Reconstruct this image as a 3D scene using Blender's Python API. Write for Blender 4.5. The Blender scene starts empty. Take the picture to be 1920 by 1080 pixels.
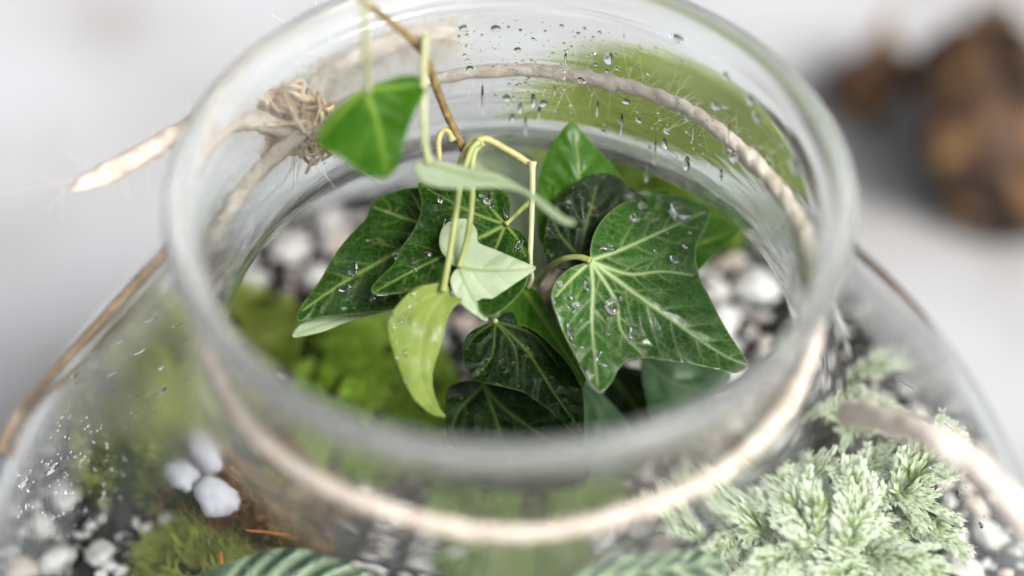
import bpy, math, random
import numpy as np
from mathutils import Vector, Matrix, Euler
from mathutils.geometry import delaunay_2d_cdt
rnd = random.Random(7); rng = np.random.default_rng(7)
S = 0.01                      # everything below is authored in centimetres
sc = bpy.context.scene
COL = sc.collection

# ------------------------------------------------------------------ camera
PITCH = math.radians(48.25); DIST = 36.0; UP0 = 2.087; RX0 = -0.05; FPX = 3345.0
F_ = np.array([0, math.cos(PITCH), -math.sin(PITCH)])
U_ = np.array([0, math.sin(PITCH), math.cos(PITCH)])
R_ = np.array([1.0, 0, 0])
CAM = -(DIST*F_ + UP0*U_ + RX0*R_)
cam_d = bpy.data.cameras.new("camera"); cam = bpy.data.objects.new("camera", cam_d); COL.objects.link(cam)
cam.location = Vector(CAM*S); cam.rotation_euler = (math.pi/2-PITCH, 0, 0)
cam_d.sensor_width = 36; cam_d.lens = 36*FPX/1920
cam_d.clip_start = 0.01; cam_d.clip_end = 100
cam_d.dof.use_dof = True; cam_d.dof.focus_distance = 41.4*S; cam_d.dof.aperture_fstop = 2.9
sc.camera = cam

# ------------------------------------------------------------------ light: bright overcast day
SUN_EL = math.radians(48); SUN_AZ = math.radians(132)   # azimuth clockwise from +y : from the front right
w = bpy.data.worlds.new("World"); sc.world = w; w.use_nodes = True
nt = w.node_tree; bg = nt.nodes["Background"]
sky = nt.nodes.new("ShaderNodeTexSky"); sky.sky_type = 'NISHITA'; sky.sun_disc = False
sky.sun_elevation = SUN_EL; sky.sun_rotation = SUN_AZ; sky.air_density = 1.0; sky.dust_density = 10.0; sky.ozone_density = 1.0
hs = nt.nodes.new("ShaderNodeHueSaturation"); hs.inputs['Saturation'].default_value = 0.13
nt.links.new(sky.outputs[0], hs.inputs['Color']); nt.links.new(hs.outputs[0], bg.inputs[0]); bg.inputs[1].default_value = 0.055
sun_d = bpy.data.lights.new("sun", 'SUN'); sun_d.energy = 1.5; sun_d.angle = math.radians(20); sun_d.color = (1, .96, .9)
sun = bpy.data.objects.new("sun", sun_d); COL.objects.link(sun)
sd = Vector((math.sin(SUN_AZ)*math.cos(SUN_EL), math.cos(SUN_AZ)*math.cos(SUN_EL), math.sin(SUN_EL)))
sun.rotation_euler = sd.to_track_quat('Z', 'Y').to_euler()
sc.view_settings.view_transform = 'Standard'; sc.view_settings.look = 'None'
sc.view_settings.exposure = 1.5; sc.view_settings.gamma = 1
cy = sc.cycles
cy.max_bounces = 18; cy.transmission_bounces = 16; cy.glossy_bounces = 8; cy.diffuse_bounces = 4; cy.transparent_max_bounces = 8
cy.caustics_refractive = True; cy.caustics_reflective = True; cy.sample_clamp_indirect = 80; cy.blur_glossy = 0.5
cy.use_denoising = True

# ------------------------------------------------------------------ helpers
def ray(px, py):
    d = F_ + (px-960)/FPX*R_ - (py-540)/FPX*U_
    return d
def at(px, py, D):            # point seen at (px,py), D cm in front of the camera plane
    return CAM + ray(px, py)*D
def on_z(px, py, z):          # point seen at (px,py) at height z
    d = ray(px, py); return CAM + d*((z-CAM[2])/d[2])
def on_sphere(px, py, R, zc, far=False):
    d = ray(px, py); o = CAM-np.array([0, 0, zc]); a = d@d; b = d@o; c = o@o-R*R
    q = b*b-a*c
    if q < 0: return None
    t = (-b+math.sqrt(q))/a if far else (-b-math.sqrt(q))/a
    return CAM+d*t
def on_neck(px, py, R, far=True):
    d = ray(px, py); a = d[0]**2+d[1]**2; b = d[0]*CAM[0]+d[1]*CAM[1]; c = CAM[0]**2+CAM[1]**2-R*R
    q = b*b-a*c
    if q < 0: return None
    t = (-b+math.sqrt(q))/a if far else (-b-math.sqrt(q))/a
    return CAM+d*t

WL = {}                        # world location (cm) of every object
def tag(o, label=None, cat=None, group=None, kind=None):
    for k, v in (('label', label), ('category', cat), ('group', group), ('kind', kind)):
        if v: o[k] = v
    return o
def empty(name, loc, **kw):
    o = bpy.data.objects.new(name, None); COL.objects.link(o); o.empty_display_size = 0.01
    o.location = Vector(np.array(loc)*S); WL[o] = np.array(loc, float); return tag(o, **kw)
def mesh(name, v, f, mat, smooth=True, attrs=None):
    me = bpy.data.meshes.new(name)
    v = np.asarray(v, np.float32)
    if isinstance(f, np.ndarray):
        n, k = f.shape
        me.vertices.add(len(v)); me.vertices.foreach_set('co', (v*S).ravel())
        me.loops.add(n*k); me.polygons.add(n)
        me.loops.foreach_set('vertex_index', f.astype(np.int32).ravel())
        me.polygons.foreach_set('loop_start', np.arange(0, n*k, k, dtype=np.int32))
        me.update(calc_edges=True)
    else:
        me.from_pydata((v*S).tolist(), [], f)
    if smooth: me.polygons.foreach_set('use_smooth', np.ones(len(me.polygons), bool))
    for k, a in (attrs or {}).items():
        a = np.asarray(a, np.float32)
        if a.ndim == 1:
            at_ = me.attributes.new(k, 'FLOAT', 'POINT'); at_.data.foreach_set('value', a)
        else:
            at_ = me.attributes.new(k, 'FLOAT_VECTOR', 'POINT'); at_.data.foreach_set('vector', a.ravel())
    if mat: me.materials.append(mat)
    return me
def put(me, name, parent=None, loc=(0, 0, 0), **kw):
    o = bpy.data.objects.new(name, me); COL.objects.link(o)
    WL[o] = np.array(loc, float)
    if parent is not None:
        o.parent = parent; o.location = Vector((WL[o]-WL[parent])*S)
    else: o.location = Vector(WL[o]*S)
    return tag(o, **kw)
def obj(name, v, f, mat, parent=None, smooth=True, attrs=None, org=None, **kw):
    v = np.asarray(v, float); c = v.mean(0) if org is None else np.array(org, float)
    return put(mesh(name, v-c, f, mat, smooth, attrs), name, parent, c, **kw)

def catmull(P, closed=False, step=None, n=None):
    P = np.asarray(P, float); N = len(P)
    out = []
    segs = N if closed else N-1
    for i in range(segs):
        if closed: a, b, c, d = P[(i-1) % N], P[i], P[(i+1) % N], P[(i+2) % N]
        else: a, b, c, d = P[max(i-1, 0)], P[i], P[i+1], P[min(i+2, N-1)]
        t = np.linspace(0, 1, 24, endpoint=False)[:, None]
        out.append(.5*((2*b)+(-a+c)*t+(2*a-5*b+4*c-d)*t*t+(-a+3*b-3*c+d)*t**3))
    out = np.concatenate(out)
    out = np.concatenate([out, out[:1] if closed else P[-1:]])
    L = np.r_[0, np.cumsum(np.linalg.norm(np.diff(out[:, :min(3, out.shape[1])], axis=0), axis=1))]
    if n is None: n = max(3, int(L[-1]/step))
    s = np.linspace(0, L[-1], n+(1 if closed else 0))
    r = np.stack([np.interp(s, L, out[:, k]) for k in range(out.shape[1])], 1)
    return r[:-1] if closed else r
def frames(P):
    T = np.gradient(P, axis=0); T /= np.linalg.norm(T, axis=1)[:, None]+1e-12
    n = np.cross(T[0], [0.3, 0.2, 1]); n /= np.linalg.norm(n); N = [n]
    for i in range(1, len(P)):
        n = N[-1]-T[i]*(N[-1]@T[i]); n /= np.linalg.norm(n)+1e-12; N.append(n)
    N = np.array(N); return T, N, np.cross(T, N)
def tube(P, r, sides=8, cap=True):
    P = np.asarray(P, float); n = len(P); r = np.broadcast_to(np.asarray(r, float), (n,))
    T, N, B = frames(P); a = np.arange(sides)*2*math.pi/sides
    v = P[:, None]+r[:, None, None]*(np.cos(a)[None, :, None]*N[:, None]+np.sin(a)[None, :, None]*B[:, None])
    v = v.reshape(-1, 3); i = np.arange(n-1)[:, None]*sides; j = np.arange(sides)[None]; k = (j+1) % sides
    f = np.stack([i+j, i+k, i+k+sides, i+j+sides], -1).reshape(-1, 4)
    if cap:
        v = np.concatenate([v, P[:1], P[-1:]]); m = n*sides; j = np.arange(sides); k = (j+1) % sides
        f = np.concatenate([f, np.stack([k, j, j*0+m, j*0+m], 1)[:, [0, 1, 2, 2]][:, :4]*1, np.stack([j+(n-1)*sides, k+(n-1)*sides, j*0+m+1, j*0+m+1], 1)])
        tri = [list(map(int, q[:3])) if q[2] == q[3] else list(map(int, q)) for q in f]
        return v, tri
    return v, f
class Acc:                     # collects shapes into one mesh
    def __init__(s): s.v, s.f, s.n, s.a = [], [], 0, []
    def add(s, v, f, a=None):
        s.v.append(np.asarray(v, float)); s.f.append(np.asarray(f)+s.n); s.n += len(v)
        if a is not None: s.a.append(np.broadcast_to(np.asarray(a, float), (len(v),)))
    def get(s): return np.concatenate(s.v), np.concatenate(s.f)
    def attr(s): return np.concatenate(s.a)
def vnoise(P, seed=0, oct=3):  # smooth pseudo-noise from summed sines
    P = np.asarray(P, float); g = np.random.default_rng(seed); out = np.zeros(len(P)); amp = 1.0; fr = 1.0
    for o in range(oct):
        for k in range(4):
            d = g.normal(size=P.shape[1]); d /= np.linalg.norm(d)
            out += amp*np.sin(P@d*fr*(0.8+.5*g.random())*2+g.random()*6.28)/2.8
        amp *= .55; fr *= 2.1
    return out

# ------------------------------------------------------------------ materials
def new_mat(name):
    m = bpy.data.materials.new(name); m.use_nodes = True; t = m.node_tree
    return m, t, t.nodes['Principled BSDF'], t.nodes['Material Output']
def N(t, typ, **kw):
    n = t.nodes.new(typ)
    for k, v in kw.items():
        if k in n.inputs: n.inputs[k].default_value = v
        else: setattr(n, k, v)
    return n
def ramp(t, stops):
    n = t.nodes.new('ShaderNodeValToRGB'); e = n.color_ramp.elements
    while len(e) < len(stops): e.new(0.5)
    for q, (p, c) in zip(e, stops): q.position = p; q.color = (*c, 1)
    return n
def noise_col(t, scale, stops, detail=4, coord='Object', dist=0.0):
    tc = N(t, 'ShaderNodeTexCoord'); nz = N(t, 'ShaderNodeTexNoise', Scale=scale, Detail=detail, Distortion=dist)
    r = ramp(t, stops); t.links.new(tc.outputs[coord], nz.inputs['Vector']); t.links.new(nz.outputs[0], r.inputs[0]); return r, nz, tc
def bump(t, p, src, strength, dist=0.001):
    b = N(t, 'ShaderNodeBump', Strength=strength, Distance=dist)
    t.links.new(src, b.inputs['Height']); t.links.new(b.outputs[0], p.inputs['Normal']); return b
def mixc(t, fac, a, b):
    m = t.nodes.new('ShaderNodeMix'); m.data_type = 'RGBA'
    for s_, i in ((fac, 0), (a, 6), (b, 7)):
        if isinstance(s_, (tuple, float, int)): m.inputs[i].default_value = (*s_, 1) if isinstance(s_, tuple) else s_
        else: t.links.new(s_, m.inputs[i])
    return m.outputs[2]
def simple(name, stops, scale=300, rough=.6, bumpv=.3, spec=.4, dist=.001, detail=4, transl=0, sss=0):
    m, t, p, out = new_mat(name); r, nz, tc = noise_col(t, scale, stops, detail)
    t.links.new(r.outputs[0], p.inputs['Base Color']); p.inputs['Roughness'].default_value = rough
    p.inputs['Specular IOR Level'].default_value = spec
    if bumpv: bump(t, p, nz.outputs[0], bumpv, dist)
    if transl:
        tr = N(t, 'ShaderNodeBsdfTranslucent'); t.links.new(r.outputs[0], tr.inputs[0])
        mx = N(t, 'ShaderNodeMixShader'); mx.inputs[0].default_value = transl
        t.links.new(p.outputs[0], mx.inputs[1]); t.links.new(tr.outputs[0], mx.inputs[2]); t.links.new(mx.outputs[0], out.inputs[0])
    return m

def leaf_mat(name, base, dark, vein, transl=.25, rough=.36, spec=.5, tcol=None, veinmix=1.0, blemish=.35):
    m, t, p, out = new_mat(name)
    r, nz, tc = noise_col(t, 120, [(.3, dark), (.7, base)], 5)
    va = N(t, 'ShaderNodeAttribute', attribute_name='vein')
    vo = N(t, 'ShaderNodeTexVoronoi', feature='DISTANCE_TO_EDGE', Scale=560.0)
    nd = N(t, 'ShaderNodeTexNoise', Scale=300.0, Detail=2.0); t.links.new(tc.outputs['Object'], nd.inputs['Vector'])
    vm = t.nodes.new('ShaderNodeVectorMath'); vm.operation = 'MULTIPLY_ADD'; t.links.new(nd.outputs['Color'], vm.inputs[0])
    vm.inputs[1].default_value = (.002, .002, .002); t.links.new(tc.outputs['Object'], vm.inputs[2]); t.links.new(vm.outputs[0], vo.inputs['Vector'])
    net = N(t, 'ShaderNodeMapRange'); net.inputs[1].default_value = 0.0; net.inputs[2].default_value = .09; net.inputs[3].default_value = .14; net.inputs[4].default_value = 0
    t.links.new(vo.outputs['Distance'], net.inputs[0])
    c1 = mixc(t, net.outputs[0], r.outputs[0], vein)
    mv = N(t, 'ShaderNodeMath', operation='MULTIPLY'); t.links.new(va.outputs['Fac'], mv.inputs[0]); mv.inputs[1].default_value = veinmix; mv.use_clamp = True
    c2 = mixc(t, mv.outputs[0], c1, vein)
    sp = N(t, 'ShaderNodeTexNoise', Scale=420.0, Detail=4.0, Roughness=.65); t.links.new(tc.outputs['Object'], sp.inputs['Vector'])
    sm = N(t, 'ShaderNodeMapRange'); sm.inputs[1].default_value = .60; sm.inputs[2].default_value = .72; sm.inputs[3].default_value = 0; sm.inputs[4].default_value = blemish
    t.links.new(sp.outputs[0], sm.inputs[0]); c2 = mixc(t, sm.outputs[0], c2, tuple(.45*a_+.55*b_ for a_, b_ in zip(vein, (.30, .24, .12))))
    t.links.new(c2, p.inputs['Base Color'])
    # wet film: patchy roughness
    wet = N(t, 'ShaderNodeTexNoise', Scale=170.0, Detail=3.0); t.links.new(tc.outputs['Object'], wet.inputs['Vector'])
    wr = N(t, 'ShaderNodeMapRange'); wr.inputs[1].default_value = .4; wr.inputs[2].default_value = .62; wr.inputs[3].default_value = rough*.45; wr.inputs[4].default_value = rough*1.25
    t.links.new(wet.outputs[0], wr.inputs[0]); t.links.new(wr.outputs[0], p.inputs['Roughness'])
    p.inputs['Specular IOR Level'].default_value = spec
    ad = N(t, 'ShaderNodeMath', operation='MULTIPLY_ADD'); t.links.new(nz.outputs[0], ad.inputs[0]); ad.inputs[1].default_value = .35; t.links.new(net.outputs[0], ad.inputs[2])
    bump(t, p, ad.outputs[0], .22, .0005)
    tr = N(t, 'ShaderNodeBsdfTranslucent')
    if tcol: t.links.new(mixc(t, mv.outputs[0], tcol, vein), tr.inputs[0])
    else: t.links.new(c2, tr.inputs[0])
    mx = N(t, 'ShaderNodeMixShader'); mx.inputs[0].default_value = transl
    t.links.new(p.outputs[0], mx.inputs[1]); t.links.new(tr.outputs[0], mx.inputs[2]); t.links.new(mx.outputs[0], out.inputs[0])
    return m
M = {}
VEIN = (.36, .44, .2)
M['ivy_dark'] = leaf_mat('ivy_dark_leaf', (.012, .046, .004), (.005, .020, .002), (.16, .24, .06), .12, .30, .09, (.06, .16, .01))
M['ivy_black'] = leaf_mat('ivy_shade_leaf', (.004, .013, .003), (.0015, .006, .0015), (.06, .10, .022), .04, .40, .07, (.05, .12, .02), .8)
M['ivy_wet'] = leaf_mat('ivy_wet_leaf', (.030, .100, .010), (.013, .052, .004), (.36, .46, .22), .16, .32, .30, (.12, .3, .02))
M['ivy_bright'] = leaf_mat('ivy_bright_leaf', (.038, .13, .004), (.02, .075, .002), (.22, .36, .05), .42, .5, .2, (.13, .40, .004), .8)
M['ivy_lime'] = leaf_mat('ivy_lime_leaf', (.19, .25, .05), (.145, .205, .035), (.26, .33, .10), .3, .6, .2, (.24, .33, .05), .5)
M['ivy_pale'] = leaf_mat('ivy_pale_underside', (.40, .47, .33), (.31, .39, .25), (.16, .25, .07), .25, .5, .25, (.34, .44, .22), .8)
M['ivy_blue'] = leaf_mat('ivy_bluish_leaf', (.065, .125, .06), (.035, .08, .038), (.15, .22, .10), .15, .45, .3, None, .5)
M['petiole'] = simple('petiole', [(.3, (.24, .28, .08)), (.7, (.33, .36, .14))], 150, .45, .2, transl=.15)
M['petiole_pale'] = simple('petiole_pale', [(.3, (.36, .39, .20)), (.7, (.44, .46, .27))], 150, .45, .2, transl=.15)
M['bark_stem'] = simple('bark_stem', [(.3, (.10, .062, .022)), (.5, (.19, .125, .045)), (.75, (.30, .22, .10))], 420, .55, .7)
M['green_stem'] = simple('green_stem', [(.3, (.24, .22, .08)), (.55, (.36, .34, .15)), (.8, (.32, .17, .09))], 150, .45, .35)
M['twine'] = simple('twine_fibre', [(.25, (.42, .335, .27)), (.45, (.54, .465, .405)), (.7, (.63, .575, .525))], 260, .85, .6, .15, .002, 6)
M['twine_pale'] = simple('twine_pale', [(.25, (.56, .46, .38)), (.45, (.70, .62, .55)), (.7, (.80, .74, .68))], 260, .85, .6, .15, .002, 6)
M['twine_brown'] = simple('twine_end_brown', [(.3, (.36, .22, .12)), (.5, (.58, .42, .28)), (.68, (.80, .70, .58))], 260, .85, .6, .15)
M['fuzz'] = simple('twine_fuzz', [(.3, (.80, .70, .56)), (.7, (.92, .87, .78))], 100, .8, 0, .2, transl=.3)
M['straw'] = simple('dry_straw', [(.3, (.26, .18, .11)), (.6, (.40, .30, .21)), (.8, (.50, .41, .31))], 160, .55, .5)
M['soil'] = simple('dark_soil', [(.3, (.010, .009, .009)), (.55, (.030, .026, .024)), (.75, (.075, .06, .05))], 320, .8, 1.0, .3, .003, 8)
M['stone_white'] = simple('white_pebble', [(.28, (.36, .32, .30)), (.45, (.68, .66, .65)), (.6, (.80, .79, .79)), (.8, (.88, .87, .86))], 130, .6, .5, .4, .0015)
M['stone_pink'] = simple('pinkish_pebble', [(.25, (.52, .38, .31)), (.5, (.70, .58, .51)), (.8, (.80, .74, .69))], 130, .6, .5, .4, .0015)
M['sky_reflection_stone'] = simple('sky_reflection_pebble', [(.25, (.34, .34, .38)), (.5, (.42, .42, .47)), (.8, (.47, .47, .53))], 130, .7, .4, .3, .0015)  # tint of a sky reflection put into the stone colour
M['charcoal'] = simple('charcoal', [(.3, (.008, .008, .010)), (.6, (.025, .025, .03)), (.85, (.075, .07, .075))], 260, .5, .9, .5, .002)
M['moss'] = simple('moss_green', [(.3, (.22, .40, .04)), (.5, (.41, .60, .09)), (.75, (.60, .75, .22))], 90, .7, .4, .2, transl=.3)
M['moss_lime'] = simple('moss_lime', [(.3, (.35, .45, .07)), (.5, (.51, .61, .14)), (.75, (.67, .74, .30))], 90, .7, .4, .2, transl=.35)
M['moss_olive'] = simple('moss_olive', [(.3, (.26, .30, .05)), (.5, (.44, .48, .12)), (.75, (.58, .60, .24))], 70, .7, .4, .2, transl=.3)
M['moss_dark_and_shade'] = simple('moss_dark_and_shade', [(.3, (.03, .055, .008)), (.5, (.07, .115, .018)), (.75, (.13, .18, .04))], 90, .7, .4, .2, transl=.2)  # dark moss, also used as painted shade behind the neck
M['moss_bed'] = simple('moss_bed', [(.3, (.02, .03, .006)), (.7, (.06, .085, .012))], 200, .9, .8, .1)
M['brown_moss'] = simple('brown_moss', [(.3, (.10, .055, .02)), (.7, (.32, .19, .08))], 120, .8, .5, .1)
M['orange_bit'] = simple('orange_needle', [(.3, (.55, .17, .03)), (.7, (.72, .32, .10))], 120, .6, .2)
m, t, p, o_ = new_mat('spike_moss_leaf')
fa = N(t, 'ShaderNodeAttribute', attribute_name='tip'); r = ramp(t, [(0, (.07, .13, .02)), (.3, (.34, .46, .17)), (.58, (.78, .85, .64)), (1, (.93, .95, .89))])
t.links.new(fa.outputs['Fac'], r.inputs[0]); t.links.new(r.outputs[0], p.inputs['Base Color']); p.inputs['Roughness'].default_value = .55
tr = N(t, 'ShaderNodeBsdfTranslucent'); t.links.new(r.outputs[0], tr.inputs[0]); mx = N(t, 'ShaderNodeMixShader'); mx.inputs[0].default_value = .3
t.links.new(p.outputs[0], mx.inputs[1]); t.links.new(tr.outputs[0], mx.inputs[2]); t.links.new(mx.outputs[0], o_.inputs[0]); M['fern'] = m
# striped leaf (bands painted by the leaf itself)
m, t, p, o_ = new_mat('striped_leaf'); va = N(t, 'ShaderNodeAttribute', attribute_name='vein')
r, nz, tc = noise_col(t, 120, [(.3, (.018, .055, .025)), (.7, (.035, .09, .045))], 4)
c = mixc(t, va.outputs['Fac'], r.outputs[0], (.34, .42, .26)); t.links.new(c, p.inputs['Base Color']); p.inputs['Roughness'].default_value = .35; p.inputs['Specular IOR Level'].default_value = .25; bump(t, p, nz.outputs[0], .3, .0006); M['striped'] = m
# glass
def glass(name, col, rough=0.0, ior=1.47, fog=False, streak=False):
    m, t, p, out = new_mat(name); t.nodes.remove(p)
    g = N(t, 'ShaderNodeBsdfGlass', IOR=ior, Roughness=rough); g.inputs['Color'].default_value = (*col, 1)
    if fog:
        mk = N(t, 'ShaderNodeAttribute', attribute_name='mist_and_rim_light'); df = N(t, 'ShaderNodeBsdfDiffuse'); tl = N(t, 'ShaderNodeBsdfTranslucent')
        df.inputs[0].default_value = (.93, .95, .96, 1); tl.inputs[0].default_value = (.93, .95, .96, 1)
        m1 = N(t, 'ShaderNodeMixShader'); m1.inputs[0].default_value = .5; t.links.new(df.outputs[0], m1.inputs[1]); t.links.new(tl.outputs[0], m1.inputs[2])
        m2 = N(t, 'ShaderNodeMixShader'); t.links.new(mk.outputs['Fac'], m2.inputs[0]); t.links.new(g.outputs[0], m2.inputs[1]); t.links.new(m1.outputs[0], m2.inputs[2]); t.links.new(m2.outputs[0], out.inputs[0])
    else: t.links.new(g.outputs[0], out.inputs[0])
    if fog:
        fa = N(t, 'ShaderNodeAttribute', attribute_name='fog'); tc = N(t, 'ShaderNodeTexCoord')
        nz = N(t, 'ShaderNodeTexNoise', Scale=60.0, Detail=4.0); t.links.new(tc.outputs['Object'], nz.inputs['Vector'])
        mr = N(t, 'ShaderNodeMapRange'); mr.inputs[1].default_value = .35; mr.inputs[2].default_value = .65; mr.inputs[3].default_value = .5; mr.inputs[4].default_value = 1.0
        t.links.new(nz.outputs[0], mr.inputs[0]); mu = N(t, 'ShaderNodeMath', operation='MULTIPLY'); t.links.new(mr.outputs[0], mu.inputs[0]); t.links.new(fa.outputs['Fac'], mu.inputs[1])
        t.links.new(mu.outputs[0], g.inputs['Roughness'])
    if streak:
        tc2 = N(t, 'ShaderNodeTexCoord'); mp = N(t, 'ShaderNodeMapping'); mp.inputs['Scale'].default_value = (22, 22, 120)
        sa = N(t, 'ShaderNodeAttribute', attribute_name='streak')
        n2 = N(t, 'ShaderNodeTexNoise', Scale=1.0, Detail=3.0, Distortion=.6); t.links.new(tc2.outputs['Object'], mp.inputs[0]); t.links.new(mp.outputs[0], n2.inputs['Vector'])
        b = N(t, 'ShaderNodeBump', Distance=.0012); t.links.new(n2.outputs[0], b.inputs['Height']); t.links.new(sa.outputs['Fac'], b.inputs['Strength'])
        t.links.new(b.outputs[0], g.inputs['Normal'])
    return m
M['glass'] = glass('clear_glass', (.975, .988, .985), 0, 1.40, True, True)
M['water'] = glass('water', (1, 1, 1), 0.0, 1.33)
# table cloth
m, t, p, o_ = new_mat('white_table_cloth'); r, nz, tc = noise_col(t, 9, [(.28, (.235, .232, .235)), (.42, (.32, .32, .328)), (.55, (.37, .376, .396)), (.75, (.395, .406, .436))], 4)
t.links.new(r.outputs[0], p.inputs['Base Color']); p.inputs['Roughness'].default_value = .85; p.inputs['Specular IOR Level'].default_value = .2
wv = N(t, 'ShaderNodeTexNoise', Scale=900.0, Detail=2.0); t.links.new(tc.outputs['Object'], wv.inputs['Vector']); bump(t, p, wv.outputs[0], .2, .0005); M['cloth'] = m
m, t, p, o_ = new_mat('bark'); r, nz, tc = noise_col(t, 38, [(.32, (.012, .006, .004)), (.46, (.045, .021, .010)), (.6, (.13, .066, .024)), (.78, (.22, .125, .05))], 6)
t.links.new(r.outputs[0], p.inputs['Base Color']); p.inputs['Roughness'].default_value = .8; bump(t, p, nz.outputs[0], 1.0, .006); M['bark'] = m

# ------------------------------------------------------------------ setting: table
TZ = -31.5
g_ = np.linspace(-1, 1, 161); xs = 150*g_+650*g_**5; ys = 20+150*g_+650*g_**5; X, Y = np.meshgrid(xs, ys)
rr = np.hypot(X, Y)
Z = TZ-.02-.9*np.clip((rr-16)/14, 0, 1)*(0.5+0.5*vnoise(np.stack([X.ravel()/26, Y.ravel()/26], 1), 3, 2).reshape(X.shape)).clip(0, 1)
n = 161; i = np.arange(n-1)[:, None]*n+np.arange(n-1)[None]
f = np.stack([i, i+1, i+n+1, i+n], -1).reshape(-1, 4)
obj('table_surface', np.stack([X, Y, Z], -1).reshape(-1, 3), f, M['cloth'], kind='structure')

# ------------------------------------------------------------------ the glass jar
ZC, RO = -18.5, 14.8
th0 = math.radians(32.5); pr, pz = RO*math.sin(th0), ZC+RO*math.cos(th0)
def bez(p0, p1, p2, p3, n):
    t = np.linspace(0, 1, n)[:, None]; p0, p1, p2, p3 = map(np.array, (p0, p1, p2, p3))
    return (1-t)**3*p0+3*t*(1-t)**2*p1+3*t*t*(1-t)*p2+t**3*p3
out_p = [np.array([[0.01, TZ+.02], [3.0, TZ+.02], [5.0, TZ+.06]])]
th = np.linspace(math.radians(155.5), th0, 60); out_p.append(np.stack([RO*np.sin(th), ZC+RO*np.cos(th)], 1))
out_p.append(bez((pr, pz), (pr-.843*.8, pz+.537*.8), (6.52, -5.0), (6.5, -3.9), 14)[1:])
out_p.append(bez((6.5, -3.9), (6.38, -2.4), (6.34, -1.6), (6.62, -.72), 14)[1:])
out_p.append(bez((6.62, -.72), (6.9, -.5), (7.0, -.2), (6.97, 0.0), 8)[1:])
out_p.append(bez((6.97, 0.0), (6.95, .26), (6.62, .34), (6.50, .08), 10)[1:])
TI = .30
prI, pzI = (RO-TI)*math.sin(th0), ZC+(RO-TI)*math.cos(th0)
out_p.append(bez((6.50, .08), (6.42, -.12), (6.36, -.45), (6.29, -.8), 8)[1:])
out_p.append(bez((6.29, -.8), (6.04, -1.8), (6.08, -2.6), (6.16, -3.9), 12)[1:])
out_p.append(bez((6.16, -3.9), (6.2, -5.25), (prI-.843*.75, pzI+.537*.75), (prI, pzI), 14)[1:])
thi = np.linspace(th0, math.radians(153), 60); out_p.append(np.stack([(RO-TI)*np.sin(thi), ZC+(RO-TI)*np.cos(thi)], 1)[1:])
out_p.append(np.array([[4.0, TZ+.75], [0.01, TZ+.7]]))
prof = np.concatenate(out_p)
NS = 256; a = np.arange(NS)*2*math.pi/NS
V = np.stack([prof[:, 0, None]*np.cos(a), prof[:, 0, None]*np.sin(a), np.broadcast_to(prof[:, 1, None], (len(prof), NS))], -1)
# blown glass is never quite round: a few tenths of a millimetre of waviness
wob = 1+.0016*np.sin(3*a+1)[None]+.0011*np.sin(5*a+V[..., 2]*.3)
V[..., 0] *= wob; V[..., 1] *= wob
V = V.reshape(-1, 3)
i = np.arange(len(prof)-1)[:, None]*NS; j = np.arange(NS)[None]; k = (j+1) % NS
f = np.stack([i+j, i+k, i+k+NS, i+j+NS], -1).reshape(-1, 4)
fog = np.zeros(len(V))
for (px, py, rad, amt) in ((290, 690, 2.6, .30), (380, 760, 2.2, .26), (250, 860, 2.0, .10), (1720, 640, 2.6, .16), (1590, 900, 2.4, .07)):
    P = on_sphere(px, py, RO, ZC)
    if P is None: continue
    d = np.linalg.norm(V-P, axis=1); fog = np.maximum(fog, amt*np.clip(1.4*(1-(d/rad)**2), 0, 1))
for (px, py, rad, amt) in ((640, 110, 3.0, .16), (1330, 160, 2.5, .12)):
    P = on_neck(px, py, 6.2); d = np.linalg.norm(V-P, axis=1); fog = np.maximum(fog, amt*np.clip(1.4*(1-(d/rad)**2), 0, 1))
streak = np.where(V[:, 2] > -5.6, np.clip((-V[:, 2]-.4)/1.0, .1, 1)*.14, .03)
mist_and_rim_light = np.maximum(.22*np.clip((V[:, 2]+.55)/.4, 0, 1), np.where(V[:, 2] > -5, .022, .0)); mist_and_rim_light = np.maximum(mist_and_rim_light, np.where(V[:, 2] < -4.5, fog*.16, fog*.4))  # white on the lip paints in light refracted by the rim; elsewhere condensation
fog = np.maximum(fog, .22*np.clip((V[:, 2]+.55)/.4, 0, 1))  # lip term goes with the painted rim light; elsewhere condensation
jar = obj('glass_jar', V, f, M['glass'], attrs=dict(fog=fog, streak=streak, mist_and_rim_light=mist_and_rim_light), org=(0, 0, TZ),
          label='large round clear glass jar with wide open neck holding a planted terrarium', cat='jar')

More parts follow.
